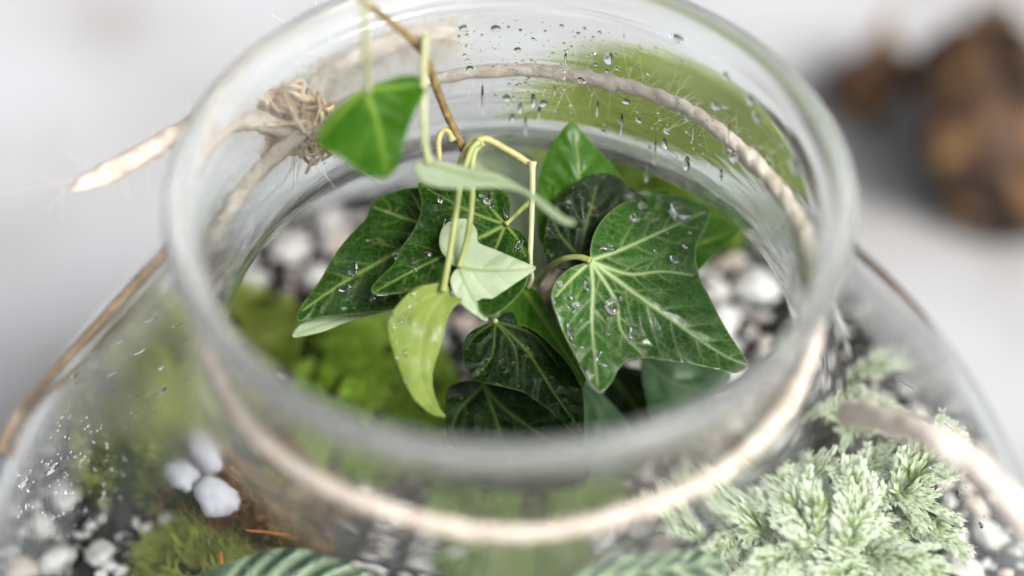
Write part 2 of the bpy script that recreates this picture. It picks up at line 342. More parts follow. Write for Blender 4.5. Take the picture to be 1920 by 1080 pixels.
# water on glass -------------------------------------------------------------
def dome(P, nrm, r, h=.55, stretch=(1, 1), sdir=None, seg=12, rings=5, sink=-.01):
    nrm = nrm/np.linalg.norm(nrm); u = np.cross(nrm, [0, 0, 1.0]) if sdir is None else sdir-nrm*(sdir@nrm)
    u = u/(np.linalg.norm(u)+1e-9); v_ = np.cross(nrm, u)
    out = []; ph = np.arange(seg)*2*math.pi/seg
    wob = 1+.10*np.sin(2*ph+rnd.random()*6)+.06*np.sin(3*ph+rnd.random()*6)
    for q in range(rings):
        e = q/(rings)*math.pi/2; rr_ = r*math.cos(e)**.8; hh = r*h*math.sin(e)
        out.append(P+nrm*(hh+sink)+(np.cos(ph)*rr_*wob*stretch[0])[:, None]*u+(np.sin(ph)*rr_*wob*stretch[1])[:, None]*v_)
    out = np.concatenate(out+[(P+nrm*(r*h+sink))[None], (P+nrm*sink)[None]])
    top, bot = rings*seg, rings*seg+1; F = []
    for q in range(rings-1):
        for s_ in range(seg):
            a_, b_ = q*seg+s_, q*seg+(s_+1) % seg; F += [(a_, b_, b_+seg), (a_, b_+seg, a_+seg)]
    for s_ in range(seg):
        F += [((rings-1)*seg+s_, (rings-1)*seg+(s_+1) % seg, top), ((s_+1) % seg, s_, bot)]
    return out, np.array(F)
def sph_n(P): d = P-np.array([0, 0, ZC]); return d/np.linalg.norm(d)
def neck_in(P): d = np.array([P[0], P[1], 0.0]); return -d/np.linalg.norm(d)
fine = Acc()
def fine_field(x0, y0, x1, y1, num, rmin, rmax, where):
    for _ in range(num):
        px, py = rnd.uniform(x0, x1), rnd.uniform(y0, y1)
        u, v_ = (px-x0)/(x1-x0)*2-1, (py-y0)/(y1-y0)*2-1
        if u*u+v_*v_ > 1: continue
        r_ = rmin+(rmax-rmin)*rnd.random()**3
        if where == 'bowl':
            P = on_sphere(px, py, RO*1.0008, ZC)
            if P is None: continue
            n_ = sph_n(P)
        else:
            P = on_neck(px, py, 6.08)
            if P is None or P[2] > -.9 or P[2] < -4.0: continue
            n_ = neck_in(P); rr_ = np.interp(-P[2], [.8, 1.6, 2.4, 3.2, 3.9], [6.29, 6.12, 6.075, 6.10, 6.16]); P = P*np.array([rr_/6.08, rr_/6.08, 1]) if True else P
        v, F = dome(P, n_, r_, .5, (1, 1), None, 6, 2, -.004); fine.add(v, F)
fine_field(0, 770, 240, 1010, 420, .012, .05, 'bowl')
fine_field(100, 660, 260, 900, 120, .01, .035, 'bowl')
fine_field(1730, 850, 1850, 1060, 160, .012, .05, 'bowl')
fine_field(1600, 640, 1900, 900, 60, .01, .03, 'bowl')
fine_field(915, 140, 1080, 290, 260, .012, .055, 'neck')
fine_field(1080, 190, 1480, 420, 320, .012, .06, 'neck')
fine_field(820, 30, 1350, 150, 260, .02, .06, 'neck')
fine_field(560, 180, 820, 340, 120, .01, .04, 'neck')
v, F = fine.get(); obj('condensation', v, F, M['water'], jar, kind='stuff')
def big_drop(px, py, rpx, where, stretch=(1, 1), h=.5):
    if where == 'bowl':
        P = on_sphere(px, py, RO*1.0008, ZC)
        if P is None: return
        n_ = sph_n(P)
    else:
        P = on_neck(px, py, 6.1)
        if P is None: return
        rr_ = float(np.interp(-P[2], [.8, 1.6, 2.4, 3.2, 3.9], [6.29, 6.12, 6.075, 6.10, 6.16])); P = P*np.array([rr_/6.1, rr_/6.1, 1]); n_ = neck_in(P)
    D = (P-CAM)@F_; r_ = rpx*D/FPX
    v, F = dome(P, n_, r_, h, stretch, np.array([0, 0, -1.0]) if stretch != (1, 1) else None, 14, 5, -.012)
    obj('water_drop', v, F, M['water'], jar)
for (px, py, r_, s_) in ((97, 880, 11, (2.3, .8)), (44, 905, 11, (1.9, .9)), (300, 733, 6, (3, .8)), (135, 705, 7, (2.6, .8)), (1757, 885, 9, (2.8, .7)), (1800, 930, 8, (1.6, 1)), (1850, 905, 8, (2, .8)), (1840, 985, 7, (1, 1)), (300, 690, 5, (2, 1)), (330, 610, 5, (3.5, .7))):
    big_drop(px, py, r_, 'bowl', s_)
for (px, py, r_, s_) in ((950, 185, 9, (1, 1)), (975, 205, 8, (1.8, .7)), (1000, 190, 9, (2.2, .6)), (1018, 195, 9, (1, 1)), (960, 225, 8, (1.5, .8)), (1198, 226, 7, (.8, 1.1)), (1250, 247, 7, (1, 1)), (1245, 270, 8, (1.4, .9)), (1175, 190, 8, (1, 1)), (1285, 310, 9, (2.4, .8)), (1340, 200, 11, (1, 1)), (1395, 195, 11, (1.2, 1)), (1410, 225, 10, (1, 1.1)), (1350, 150, 9, (1, 1)), (1260, 80, 12, (.7, 1.3)), (1140, 110, 11, (1.5, 1)), (1375, 290, 14, (1.4, 1)), (1480, 315, 20, (.8, 1.2)), (1090, 150, 8, (1, 1)), (880, 130, 9, (1, 1)), (930, 60, 9, (1, 1)), (970, 95, 7, (1, 1)), (870, 60, 8, (1, 1)), (1350, 330, 8, (2, .7)), (1210, 330, 7, (3, .6)), (1130, 250, 5, (1, 1))):
    big_drop(px, py, r_, 'neck', s_)

for (px, py) in ((1010, 215), (1040, 170), (985, 240), (1120, 205), (1165, 235), (1225, 290), (1300, 250), (1365, 250), (1420, 300), (1460, 260), (905, 190), (740, 230), (690, 260), (1060, 110)):
    big_drop(px, py, rnd.uniform(2.5, 4), 'neck', (rnd.uniform(5, 11), .8), .3)
for (px, py) in ((225, 640), (280, 600), (260, 660), (210, 700), (340, 640), (1780, 800), (1700, 720)):
    big_drop(px, py, rnd.uniform(2.5, 4), 'bowl', (rnd.uniform(4, 9), .8), .3)
# ------------------------------------------------------------------ twine round the neck and its loose ends
def fuzz(acc, P, amount, lmin, lmax, rad, spread=1.0):
    T, N_, B_ = frames(P)
    for _ in range(amount):
        q = rnd.randrange(len(P)); an = rnd.random()*6.28; d = N_[q]*math.cos(an)+B_[q]*math.sin(an)
        d = d*spread+T[q]*rnd.uniform(-1.4, 1.4); d /= np.linalg.norm(d); L = rnd.uniform(lmin, lmax)
        side = np.cross(d, rng.normal(size=3)); tt = np.linspace(0, 1, 6)[:, None]
        pts = P[q]+d*L*tt+side*L*rnd.uniform(-.9, .9)*tt**2+np.array([0, 0, -1])*L*rnd.uniform(-.1, .3)*tt**2
        v, F = tube(pts, rad*np.linspace(1, .5, 6), 3, False); acc.add(v, F)
def twine_obj(name, path, r, pitch, mat, parent, strands=2, fz=200, fl=(.15, .6), frad=.006, loose=None, closed=False):
    n = len(path); T, N_, B_ = frames(path); L = np.r_[0, np.cumsum(np.linalg.norm(np.diff(path, axis=0), axis=1))]
    rj = np.interp(np.arange(n), np.linspace(0, n-1, max(4, n//6)), rng.uniform(.85, 1.15, max(4, n//6)))
    base = empty(name, path[0]) if parent is None else parent
    for s_ in range(strands):
        ph = L/pitch*2*math.pi+s_*2*math.pi/strands
        lo = np.ones(n) if loose is None else loose(np.linspace(0, 1, n))
        c = path+(r*.16*lo*rj)[:, None]*(np.cos(ph)[:, None]*N_+np.sin(ph)[:, None]*B_)
        rad = r*.86*rj*(1+.12*vnoise(c*6, 5+s_, 2))*(1 if closed else np.interp(np.linspace(0, 1, n), [0, .8, .95, 1], [1, 1, .75, .3]))
        v, F = tube(c, rad, 9)
        obj('strand', v, F, mat, base)
    acc = Acc(); fuzz(acc, path+rng.normal(size=path.shape)*r*.5, fz, fl[0], fl[1], frad)
    v, F = acc.get(); obj('loose_fibres', v, F, M['fuzz'], base, kind='stuff')
    return base
tw = empty('twine', at(545, 240, 41), label='cream natural twine tied round the neck of the glass jar, knotted at the left', cat='twine')
ang = np.linspace(0, 2*math.pi, 520)
rt = 6.58+.02*np.sin(7*ang); ring = np.stack([rt*np.cos(ang), rt*np.sin(ang), -2.62+.05*np.sin(2*ang+.5)+.035*np.sin(9*ang)], 1)
twine_obj('twine', ring, .165, 1.25, M['twine'], tw, 2, 1000, (.12, .9), .0048, closed=True)
# second, lower turn seen brown on the left
KN = on_neck(548, 250, 6.75)
tail = catmull([KN, at(470, 225, 40.6), at(370, 232, 39.8), at(285, 280, 39.3), at(200, 325, 39.2), at(133, 357, 39.0)], n=90)
twine_obj('twine', tail, .25, 2.6, M['twine'], tw, 2, 90, (.2, 1.0), .005, lambda s: np.interp(s, [0, .5, .85, 1], [1, 1.1, .9, .25]))
tail2 = catmull([KN, at(600, 150, 43.2), at(690, 95, 44.5), at(770, 70, 45.2), at(845, 58, 45.8)], n=80)
twine_obj('twine', tail2, .27, 2.8, M['twine_pale'], tw, 3, 1500, (.3, 1.3), .010, lambda s: np.interp(s, [0, .5, 1], [.8, 1.3, 2.3]))
tail3 = catmull([KN, at(520, 330, 40.6), at(470, 400, 40.0), at(420, 480, 39.4)], n=60)
acc = Acc()
# knot: a tangle of brown loops
for q in range(60):
    c = KN+np.array([rnd.uniform(-.5, .5), rnd.uniform(0, .45), rnd.uniform(-.5, .9)])
    pts = [c+rng.normal(size=3)*.26*np.array([1, .7, 1]) for _ in range(8)]
    pts = catmull(pts, n=26)
    v, F = tube(pts, rnd.uniform(.03, .065), 6, False); acc.add(v, F)
v, F = acc.get(); obj('knot', v, F, M['twine_brown'], tw)
# twine end reaching forward at the right
tw2 = empty('twine_end', at(1620, 800, 36.4), label='thick blurred cream twine end resting on the right shoulder of the jar', cat='twine')
path = catmull([at(1588, 775, 39.6), at(1630, 778, 37.0), at(1720, 806, 35.0), at(1815, 862, 34.2), at(1890, 935, 33.8), at(1960, 1030, 33.4)], n=110)
twine_obj('twine_end', path, .30, 3.4, M['twine_pale'], tw2, 2, 60, (.2, .8), .005)
# tan straw lying on the left shoulder
def hit(px, py):
    while on_sphere(px, py, RO+.14, ZC) is None: px += 4
    return on_sphere(px, py, RO+.14, ZC)
pts = [hit(px, py) for px, py in ((330, 455), (262, 524), (190, 602), (110, 688), (36, 768), (-40, 850))]
pts = catmull([q for q in pts if q is not None], n=60)
v, F = tube(pts, np.linspace(.15, .12, 60)*(1+.02*np.sin(np.arange(60)*.9)), 9)
obj('straw_stem', v, F, M['straw'], label='thin tan straw stem lying along the left shoulder of the glass jar', cat='straw')

# ------------------------------------------------------------------ soil, stones, charcoal
def rin(z): return math.sqrt(max((RO-TI)**2-(z-ZC)**2, .01))-.12
MOUNDS = []   # (centre xy, radius, height) filled below
def soil_z(x, y):
    return -12.6+.25*np.sin(x*.7+1)*np.cos(y*.6)+.10*np.sin(x*2.1)*np.sin(y*1.9+2)
nr, na = 46, 160; edge = rin(-12.7); vs = []; fs = []
aa = np.arange(na)*2*math.pi/na
rads = np.linspace(.02, edge, nr)
for r_ in rads:
    x, y = r_*np.cos(aa), r_*np.sin(aa); z = soil_z(x, y)*1.0
    z += .12*vnoise(np.stack([x*2.2, y*2.2], 1), 9, 3)
    if r_ > edge-.01: z = np.full(na, -12.7)
    vs.append(np.stack([x, y, z], 1))
for z in np.linspace(-13.1, TZ+1.3, 26): vs.append(np.stack([rin(z)*np.cos(aa), rin(z)*np.sin(aa), np.full(na, z)], 1))
vs.append(np.stack([.02*np.cos(aa), .02*np.sin(aa), np.full(na, TZ+1.28)], 1))
nrow = len(vs); i = np.arange(nrow-1)[:, None]*na; j = np.arange(na)[None]; k = (j+1) % na
f = np.stack([i+j, i+k, i+k+na, i+j+na], -1).reshape(-1, 4)[:, ::-1]
obj('potting_soil', np.concatenate(vs), np.ascontiguousarray(f), M['soil'], kind='stuff', label='dark potting soil filling the lower half of the jar')

def ico(sub=2):
    import bmesh
    b = bmesh.new(); bmesh.ops.create_icosphere(b, subdivisions=sub, radius=1); v = np.array([q.co[:] for q in b.verts]); F = np.array([[q.index for q in fc.verts] for fc in b.faces]); b.free(); return v, F
iv, iF = ico(3)
stone_me = {}
for kind in ('stone_white', 'stone_pink', 'charcoal', 'sky_reflection_stone'):
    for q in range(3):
        sd_ = hash(kind) % 97 if False else {'stone_white': 11, 'stone_pink': 31, 'charcoal': 51, 'sky_reflection_stone': 12}[kind]+q
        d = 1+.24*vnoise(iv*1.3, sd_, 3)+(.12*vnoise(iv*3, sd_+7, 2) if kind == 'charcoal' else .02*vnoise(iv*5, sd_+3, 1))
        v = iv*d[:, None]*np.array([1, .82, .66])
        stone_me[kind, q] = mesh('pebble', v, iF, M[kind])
occupied = []
moss_spots = [(on_z(455, 600, -12), 1.5), (on_z(690, 720, -12), 2.5), (on_z(310, 720, -11), 3.0), (on_z(255, 610, -12), 1.3), (on_z(980, 905, -12), 2.2), (on_z(470, 930, -12), 2.0)]
HERO = []
STL = {'sky_reflection_stone': ('white_pebble', 'sky-reflection stand-in pebble', 'pebble', 'sky-reflection stand-ins on the moss'),  # white_pebble objects of this kind stand in for a sky reflection
       'stone_white': ('white_pebble', 'small rounded white pebble lying on the dark soil inside the glass jar', 'pebble', 'white pebbles on the soil'),
       'stone_pink': ('pink_pebble', 'small pinkish beige pebble lying on the dark soil inside the glass jar', 'pebble', 'pinkish pebbles on the soil'),
       'charcoal': ('charcoal_piece', 'small black charcoal piece lying between the pebbles inside the glass jar', 'charcoal', 'charcoal pieces on the soil')}
def stone(P, r_, kind):
    nm, lb, ct, gp = STL[kind]
    o = put(stone_me[kind, rnd.randrange(3)], nm, None, P, label=lb, cat=ct, group=gp)
    o.scale = (r_, r_*rnd.uniform(.85, 1.15), r_*rnd.uniform(.8, 1.2)); o.rotation_euler = (rnd.uniform(-.5, .5), rnd.uniform(-.5, .5), rnd.uniform(0, 6.28)); HERO.append((o,))
def try_stone(x, y, r_, kind, zoff=.3, force=False):
    if math.hypot(x, y) > rin(-12.4)-r_*.9: return False
    for (mx_, my_, mr_) in occupied:
        if (x-mx_)**2+(y-my_)**2 < (.80*(r_+mr_))**2: return False
    if not force:
        for P, mr_ in moss_spots:
            if (x-P[0])**2+(y-P[1])**2 < (mr_*.86)**2: return False
    occupied.append((x, y, r_)); stone((x, y, float(soil_z(x, y))+r_*zoff), r_, kind); return True
for (px, py, r_, kd) in ((560, 395, .75, 'stone_white'), (500, 430, .7, 'stone_white'), (620, 400, .7, 'stone_white'), (455, 470, .65, 'stone_white'), (545, 465, .75, 'stone_white'), (640, 440, .6, 'stone_pink'), (470, 520, .5, 'stone_white'), (590, 510, .6, 'stone_white'), (520, 505, .45, 'charcoal'), (530, 530, .5, 'stone_pink'),
        (1365, 480, .6, 'stone_pink'), (1420, 530, .85, 'stone_white'), (1340, 535, .6, 'stone_white'), (1350, 610, .7, 'stone_white'), (1460, 500, .55, 'charcoal'), (1475, 590, .75, 'charcoal'), (1405, 620, .6, 'charcoal'), (1310, 640, .5, 'stone_pink'),
        (865, 600, .55, 'stone_pink'), (815, 745, .35, 'stone_white'), (835, 1065, .5, 'stone_white'), (780, 1045, .32, 'stone_pink'), (1130, 1005, .6, 'stone_white'), (820, 945, .45, 'stone_white'), (1090, 940, .4, 'stone_white'),
        (30, 870, .75, 'stone_white'), (90, 770, .8, 'stone_white'), (60, 830, .6, 'stone_white'), (165, 865, .55, 'stone_white'), (80, 975, .5, 'stone_white'), (120, 920, .6, 'stone_white'), (35, 1050, .55, 'stone_pink'), (110, 1040, .6, 'stone_white'), (190, 1030, .5, 'stone_white'), (20, 940, .6, 'charcoal'), (120, 985, .55, 'charcoal'), (160, 950, .5, 'charcoal'), (60, 1000, .5, 'charcoal'), (230, 965, .6, 'charcoal'), (155, 1075, .5, 'charcoal'),
        (1700, 850, .6, 'stone_white'), (1770, 880, .55, 'stone_white'), (1850, 1000, .6, 'stone_white'), (1800, 1060, .6, 'stone_white'), (1830, 950, .45, 'stone_pink'), (1620, 690, .5, 'charcoal'), (1600, 660, .5, 'stone_pink'), (1650, 740, .6, 'stone_white'), (1880, 1050, .5, 'charcoal')):
    P = on_z(px, py, -12.3); n0 = len(HERO); try_stone(P[0], P[1], r_*.82, kd, .35, True)
    if len(HERO) > n0: HERO[-1] = (HERO[-1][0], px, py, kd)
for (px, py, r_) in ((408, 848, .55), (352, 893, .5), (425, 925, .58)):  # pebbles made up in place of a sky reflection in the glass
    stone(on_z(px, py, -9.7), r_, 'sky_reflection_stone'); HERO[-1] = (HERO[-1][0], px, py, 'sky_reflection')
cnt = 0; tries = 0
while cnt < 225 and tries < 12000:
    tries += 1; an = rnd.random()*6.28; rr_ = 13.1*math.sqrt(rnd.random()); x, y = rr_*math.cos(an), rr_*math.sin(an)
    if y < -7: continue
    kd = rnd.choices(('stone_white', 'stone_pink', 'charcoal'), (5, 1.6, 3.4))[0]
    if try_stone(x, y, rnd.uniform(.16, .40), kd, .3): cnt += 1

ORD = ['topmost', 'second from the top', 'third from the top', 'fourth from the top', 'fifth from the top', 'sixth from the top', 'seventh from the top', 'eighth from the top', 'ninth from the top', 'tenth from the top', 'eleventh from the top']
def region(px, py):
    if py < 560 and px < 720: return 'in the opening left of the dark leaf'
    if px > 1280 and py < 660: return 'in the opening right of the wet leaf'
    if px > 1560: return 'behind the right glass by the twine end'
    if px < 260: return 'behind the left glass by beaded drops'
    return 'low at the front below the hanging ivy'
reg = {}
for h in HERO:
    if len(h) == 4: reg.setdefault((region(h[1], h[2]) if h[3] != 'sky_reflection' else 'on the moss patch at front left', h[3]), []).append(h)
for (rg_, kd), L_ in reg.items():
    L_.sort(key=lambda h: h[2])
    for q, h in enumerate(L_):
        w_ = {'stone_white': 'larger white pebble', 'sky_reflection': 'sky-reflection stand-in pebble', 'stone_pink': 'larger pinkish pebble', 'charcoal': 'larger black charcoal piece'}[kd]
        h[0]['label'] = (ORD[q]+' ' if len(L_) > 1 else '')+w_+' '+rg_
for h in HERO:
    if len(h) == 1:
        P = WL[h[0]]-CAM; D = P@F_; px, py = 960+FPX*(P@R_)/D, 540-FPX*(P@U_)/D
        w_ = {'white_pebble': 'tiny white pebble', 'pink_pebble': 'tiny pinkish pebble', 'charcoal_piece': 'tiny charcoal piece'}[h[0].name.split('.')[0]]
        h[0]['label'] = w_+' on the soil '+region(px, py); h[0]['group'] = w_.replace('piece', 'pieces').replace('pebble', 'pebbles')+' '+region(px, py)
# crumbs: grit too small to count
def crumbs(mat, num, seed, lab):
    rg2 = np.random.default_rng(seed); a1, f1 = ico(1); acc = Acc()
    for _ in range(num):
        an = rg2.random()*6.28; rr_ = 13.2*math.sqrt(rg2.random()); x, y = rr_*math.cos(an), rr_*math.sin(an)
        if y < -7 or math.hypot(x, y) > rin(-12.4)-.15: continue
        sz = .05+.19*rg2.random()**2.0; v_ = a1*(1+.35*rg2.normal(size=(len(a1), 1)).clip(-1, 1))*sz*np.array([1, .8, .7])
        acc.add(v_+np.array([x, y, float(soil_z(x, y))+.10+.05*rg2.random()]), f1)
    v_, F_2 = acc.get(); obj('grit', v_, F_2, mat, smooth=False, kind='stuff', label=lab)
crumbs(M['stone_white'], 3400, 71, 'fine white perlite grit scattered on the soil')
crumbs(M['charcoal'], 1500, 72, 'fine black charcoal grit scattered on the soil')
crumbs(M['stone_pink'], 800, 73, 'fine tan grit scattered on the soil')

# ------------------------------------------------------------------ moss cushions
def moss(P, R, H, mat, label, num, bl=(.18, .42), seed=1, sq=(1, 1)):
    root = empty('moss_cushion', (P[0], P[1], -12.7), label=label, cat='moss')
    rg = np.random.default_rng(seed); na_, nr_ = 48, 16; aa_ = np.arange(na_)*2*math.pi/na_; vs_ = []
    prof_ = 1+.14*np.sin(2*aa_+seed)+.10*np.sin(3*aa_+2*seed)+.05*np.sin(7*aa_+seed)
    def hz(x, y, q): return -12.75+H*math.sqrt(1)*np.sqrt(np.clip(1-q**2.2, 0, 1))*(1+.30*vnoise(np.stack([x, y], -1)*1.0, seed, 3))
    for q in np.linspace(.01, 1, nr_):
        x = P[0]+R*q*prof_*np.cos(aa_)*sq[0]; y = P[1]+R*q*prof_*np.sin(aa_)*sq[1]
        vs_.append(np.stack([x, y, hz(x, y, q)], 1))
    vv = np.concatenate(vs_); rr_ = np.hypot(vv[:, 0], vv[:, 1]); lim = np.array([rin(max(min(z, -6), -13)) for z in vv[:, 2]])-.05
    sc_ = np.minimum(1, lim/np.maximum(rr_, .01)); vv[:, :2] *= sc_[:, None]
    i_ = np.arange(nr_-1)[:, None]*na_; j_ = np.arange(na_)[None]; k_ = (j_+1) % na_
    F = np.stack([i_+j_, i_+j_+na_, i_+k_+na_, i_+k_], -1).reshape(-1, 4)
    obj('cushion', vv, F, M['moss_bed'], root)
    # shoots: small curved blades, all real faces
    g = vs_ = vv.reshape(nr_, na_, 3); q = np.sqrt(rg.random(num))*(nr_-1.01); a_ = rg.random(num)*na_
    q0 = q.astype(int); fq = (q-q0)[:, None]; a0 = a_.astype(int) % na_
    base = g[q0, a0]*(1-fq)+g[q0+1, a0]*fq; nb = g[q0, (a0+1) % na_]*(1-fq)+g[q0+1, (a0+1) % na_]*fq; base = base+(nb-base)*(a_-a_.astype(int))[:, None]
    keep = vnoise(base[:, :2]*1.5, seed+40, 2) > -.55+.25*rg.random(num); base = base[keep]; a_ = a_[keep]; num = len(base)
    out = base-np.array([P[0], P[1], -12.75-H*.5]); out /= np.linalg.norm(out, axis=1)[:, None]
    clump = .6*np.stack([vnoise(base*2.2, seed+1, 1), vnoise(base*2.2, seed+2, 1), 0*a_], 1)
    d = out+np.array([0, 0, .5])+clump+rg.normal(size=(num, 3))*.45; d /= np.linalg.norm(d, axis=1)[:, None]
    L = rg.uniform(bl[0], bl[1], num)[:, None]; side = np.cross(d, rg.normal(size=(num, 3))); side /= np.linalg.norm(side, axis=1)[:, None]+1e-9
    wd = .028+.02*rg.random((num, 1)); mid = base+d*L*.5; tipd = d+rg.normal(size=(num, 3))*.3-np.array([0, 0, .25]); tip = mid+tipd*L*.5
    v = np.stack([base-side*wd*.6, base+side*wd*.6, mid+side*wd, tip, mid-side*wd], 1).reshape(-1, 3)
    b = (np.arange(num)*5)[:, None]
    F = np.concatenate([b+np.array([[0, 1, 2]]), b+np.array([[0, 2, 4]]), b+np.array([[4, 2, 3]])])
    rr_ = np.hypot(v[:, 0], v[:, 1]); lim = np.sqrt(np.clip((RO-TI)**2-(v[:, 2]-ZC)**2, .1, None))-.03
    v[:, :2] *= np.minimum(1, lim/np.maximum(rr_, .01))[:, None]
    obj('moss_shoots', v, F, mat, root, kind='stuff')
moss(moss_spots[0][0], 1.5, .9, M['moss_lime'], 'lime yellow moss cushion beside white pebbles, seen through the left of the opening', 7000, seed=3)
moss(moss_spots[1][0], 2.5, 1.5, M['moss'], 'bright green moss cushion under the drooping ivy, largest in the opening', 14000, seed=4)
moss(moss_spots[2][0], 3.0, 2.9, M['moss_olive'], 'olive moss cushion behind the misted left shoulder of the jar', 9000, (.2, .5), seed=5)
moss(moss_spots[3][0], 1.3, 1.1, M['moss_olive'], 'small brownish moss tuft near the tan straw on the left', 3000, (.15, .35), seed=6)
moss(moss_spots[4][0], 2.2, 2.0, M['moss'], 'green moss cushion behind the front of the glass neck', 9000, (.25, .6), seed=7)
moss(moss_spots[5][0], 2.0, 1.7, M['brown_moss'], 'brown dry moss patch beside the stand-in pebbles at front left', 6000, (.2, .6), seed=8)
for k_, (px, py, z_, R_m, H_m, lb) in enumerate(((1130, 300, -10, 1.7, 3.4, 'green moss hump at the very back, behind the upright bright leaf'), (1300, 318, -10, 1.4, 2.6, 'green moss hump at the back, seen through the foot of the neck'))):
    moss(on_z(px, py, z_), R_m, H_m, M['moss'], lb, 4500, (.2, .5), seed=20+k_)
P = on_z(380, 1020, -11.5); moss(P, 1.4, .9, M['moss_olive'], 'yellow green upright moss tuft at bottom left behind the striped leaf', 4000, (.4, .9), seed=12)

# orange dry needles
for (p0, p1, z, lb) in (((420, 1035), (421, 1058), -10.2, 'short upright orange dry needle at bottom left, above the striped leaf'), ((475, 984), (572, 990), -10.4, 'thin orange dry needle lying on brown moss at front left'), ((1545, 1005), (1625, 1052), -9.4, 'orange brown dry needle lying on the pale spike moss')):
    A, B = on_z(*p0, z), on_z(*p1, z+.1); pts = catmull([A, (A+B)/2+np.array([0, 0, .05]), B], n=12)
    v, F = tube(pts, .05 if 'thin' not in lb else .022, 6); obj('dry_needle', v, F, M['orange_bit'], label=lb, cat='needle')

# ------------------------------------------------------------------ leaves
def seg_dist(Q, poly):
    best = np.full(len(Q), 1e9); par = np.zeros(len(Q)); L = np.r_[0, np.cumsum(np.linalg.norm(np.diff(poly, axis=0), axis=1))]
    for a_, b_, l0, l1 in zip(poly[:-1], poly[1:], L[:-1], L[1:]):
        d = b_-a_; tt = np.clip(((Q-a_)@d)/(d@d+1e-9), 0, 1); dd = np.linalg.norm(Q-(a_+tt[:, None]*d), axis=1)
        m_ = dd < best; best[m_] = dd[m_]; par[m_] = (l0+tt*(l1-l0))[m_]/L[-1]
    return best, par
def make_leaf(root, outline, D0, grad, veins, mat, name='leaf', label=None, step=3.0, pillow=.05, folds=(), curl=0.0, wav=.05, vw=3.4, second=True, seed=0, smooth_out=True, fine_w=1.0):
    rg = np.random.default_rng(seed+100)
    B = catmull(outline, True, step) if smooth_out else np.asarray(outline, float)
    nb = len(B); lo, hi = B.min(0), B.max(0)
    gx, gy = np.meshgrid(np.arange(lo[0], hi[0], step), np.arange(lo[1], hi[1], step)); G = np.stack([gx.ravel(), gy.ravel()], 1)
    G += (rg.random(G.shape)-.5)*step*.25
    x, y = G.T; ins = np.zeros(len(G), bool)
    for (ax, ay), (bx, by) in zip(B, np.roll(B, -1, 0)):
        c_ = ((ay > y) != (by > y)); ins ^= c_ & (x < (bx-ax)*(y-ay)/(by-ay+1e-12)+ax)
    G = G[ins]; de, _ = seg_dist(G, np.r_[B, B[:1]]); G = G[de > step*.55]
    r_ = delaunay_2d_cdt([Vector(q) for q in np.r_[B, G].tolist()], [], [list(range(nb))], 1, 1e-5)
    Q = np.array([q[:] for q in r_[0]]); T = np.array([tuple(q) for q in r_[2]])
    edge, _ = seg_dist(Q, np.r_[B, B[:1]])
    # veins
    vein = np.zeros(len(Q)); near = np.full(len(Q), 99.0)
    for vi, vv in enumerate(veins):
        C = catmull(vv, n=max(6, 5*len(vv))); d, pr_ = seg_dist(Q, C); wdt = vw*(1.25 if vi == 0 else 1.0)*(1-.62*pr_)
        vein = np.maximum(vein, np.exp(-(d/wdt)**2)*(1-.25*pr_)); near = np.minimum(near, d)
        if not second: continue
        L = np.linalg.norm(np.diff(C, axis=0), axis=1).sum(); t_ = 26.0; sg = 1
        while t_ < L*.92:
            f_ = t_/L; i_ = min(int(f_*(len(C)-1)), len(C)-2); P = C[i_]+(C[i_+1]-C[i_])*(f_*(len(C)-1)-i_); dr = C[i_+1]-C[i_]; dr /= np.linalg.norm(dr)
            a_ = sg*rg.uniform(.75, 1.05); ca, sa = math.cos(a_), math.sin(a_); d2 = np.array([dr[0]*ca-dr[1]*sa, dr[0]*sa+dr[1]*ca])
            ln = min(75, max(18, .36*(L-t_)+14))*rg.uniform(.8, 1.2); bend = dr*ln*.35
            W = np.array([P+d2*ln*s_+bend*s_*s_ for s_ in np.linspace(0, 1, 7)])
            d, pr_ = seg_dist(Q, W); vein = np.maximum(vein, .34*fine_w*np.exp(-(d/(vw*.62*(1-.5*pr_)))**2)*(1-.75*pr_)); near = np.minimum(near, d+2)
            # tertiary twig
            P2 = W[4]; a3 = -sg*.9; d3 = np.array([d2[0]*math.cos(a3)-d2[1]*math.sin(a3), d2[0]*math.sin(a3)+d2[1]*math.cos(a3)])
            W2 = np.array([P2, P2+d3*ln*.2, P2+d3*ln*.42+d2*4]); d, pr_ = seg_dist(Q, W2); vein = np.maximum(vein, .22*fine_w*np.exp(-(d/(vw*.45))**2)*(1-.7*pr_))
            t_ += rg.uniform(17, 34); sg = -sg
    vein = np.maximum(vein, .42*np.exp(-(edge/2.0)**2))
    c0 = np.array(veins[0][0], float) if len(veins) else B.mean(0)
    def depth(P_, nr_=None, ed_=None):
        u = (P_-c0)/100; d = D0+u[:, 0]*grad[0]+u[:, 1]*grad[1]
        for (p0, p1, k_) in folds:
            p0, p1 = np.array(p0, float), np.array(p1, float); t0 = (p1-p0)/np.linalg.norm(p1-p0); nrm = np.array([t0[1], -t0[0]])
            s_ = (P_-p0)@nrm/100; d = d+k_*(np.sqrt(np.maximum(s_, 0)**2+.01)-.1)*(s_ > 0)
        d = d+wav*vnoise(P_/70, seed, 2)
        if nr_ is not None: d = d-pillow*(1-np.exp(-(nr_/13)**2))
        if ed_ is not None: d = d-curl*np.exp(-(ed_/16)**1)
        return d
    D = depth(Q, near, edge)
    V_ = CAM+D[:, None]*(F_+((Q[:, 0]-960)/FPX)[:, None]*R_-((Q[:, 1]-540)/FPX)[:, None]*U_)
    nrm = np.cross(V_[T[:, 1]]-V_[T[:, 0]], V_[T[:, 2]]-V_[T[:, 0]]); fl = np.einsum('ij,ij->i', nrm, CAM-V_[T[:, 0]]) < 0
    T[fl] = T[fl][:, ::-1]
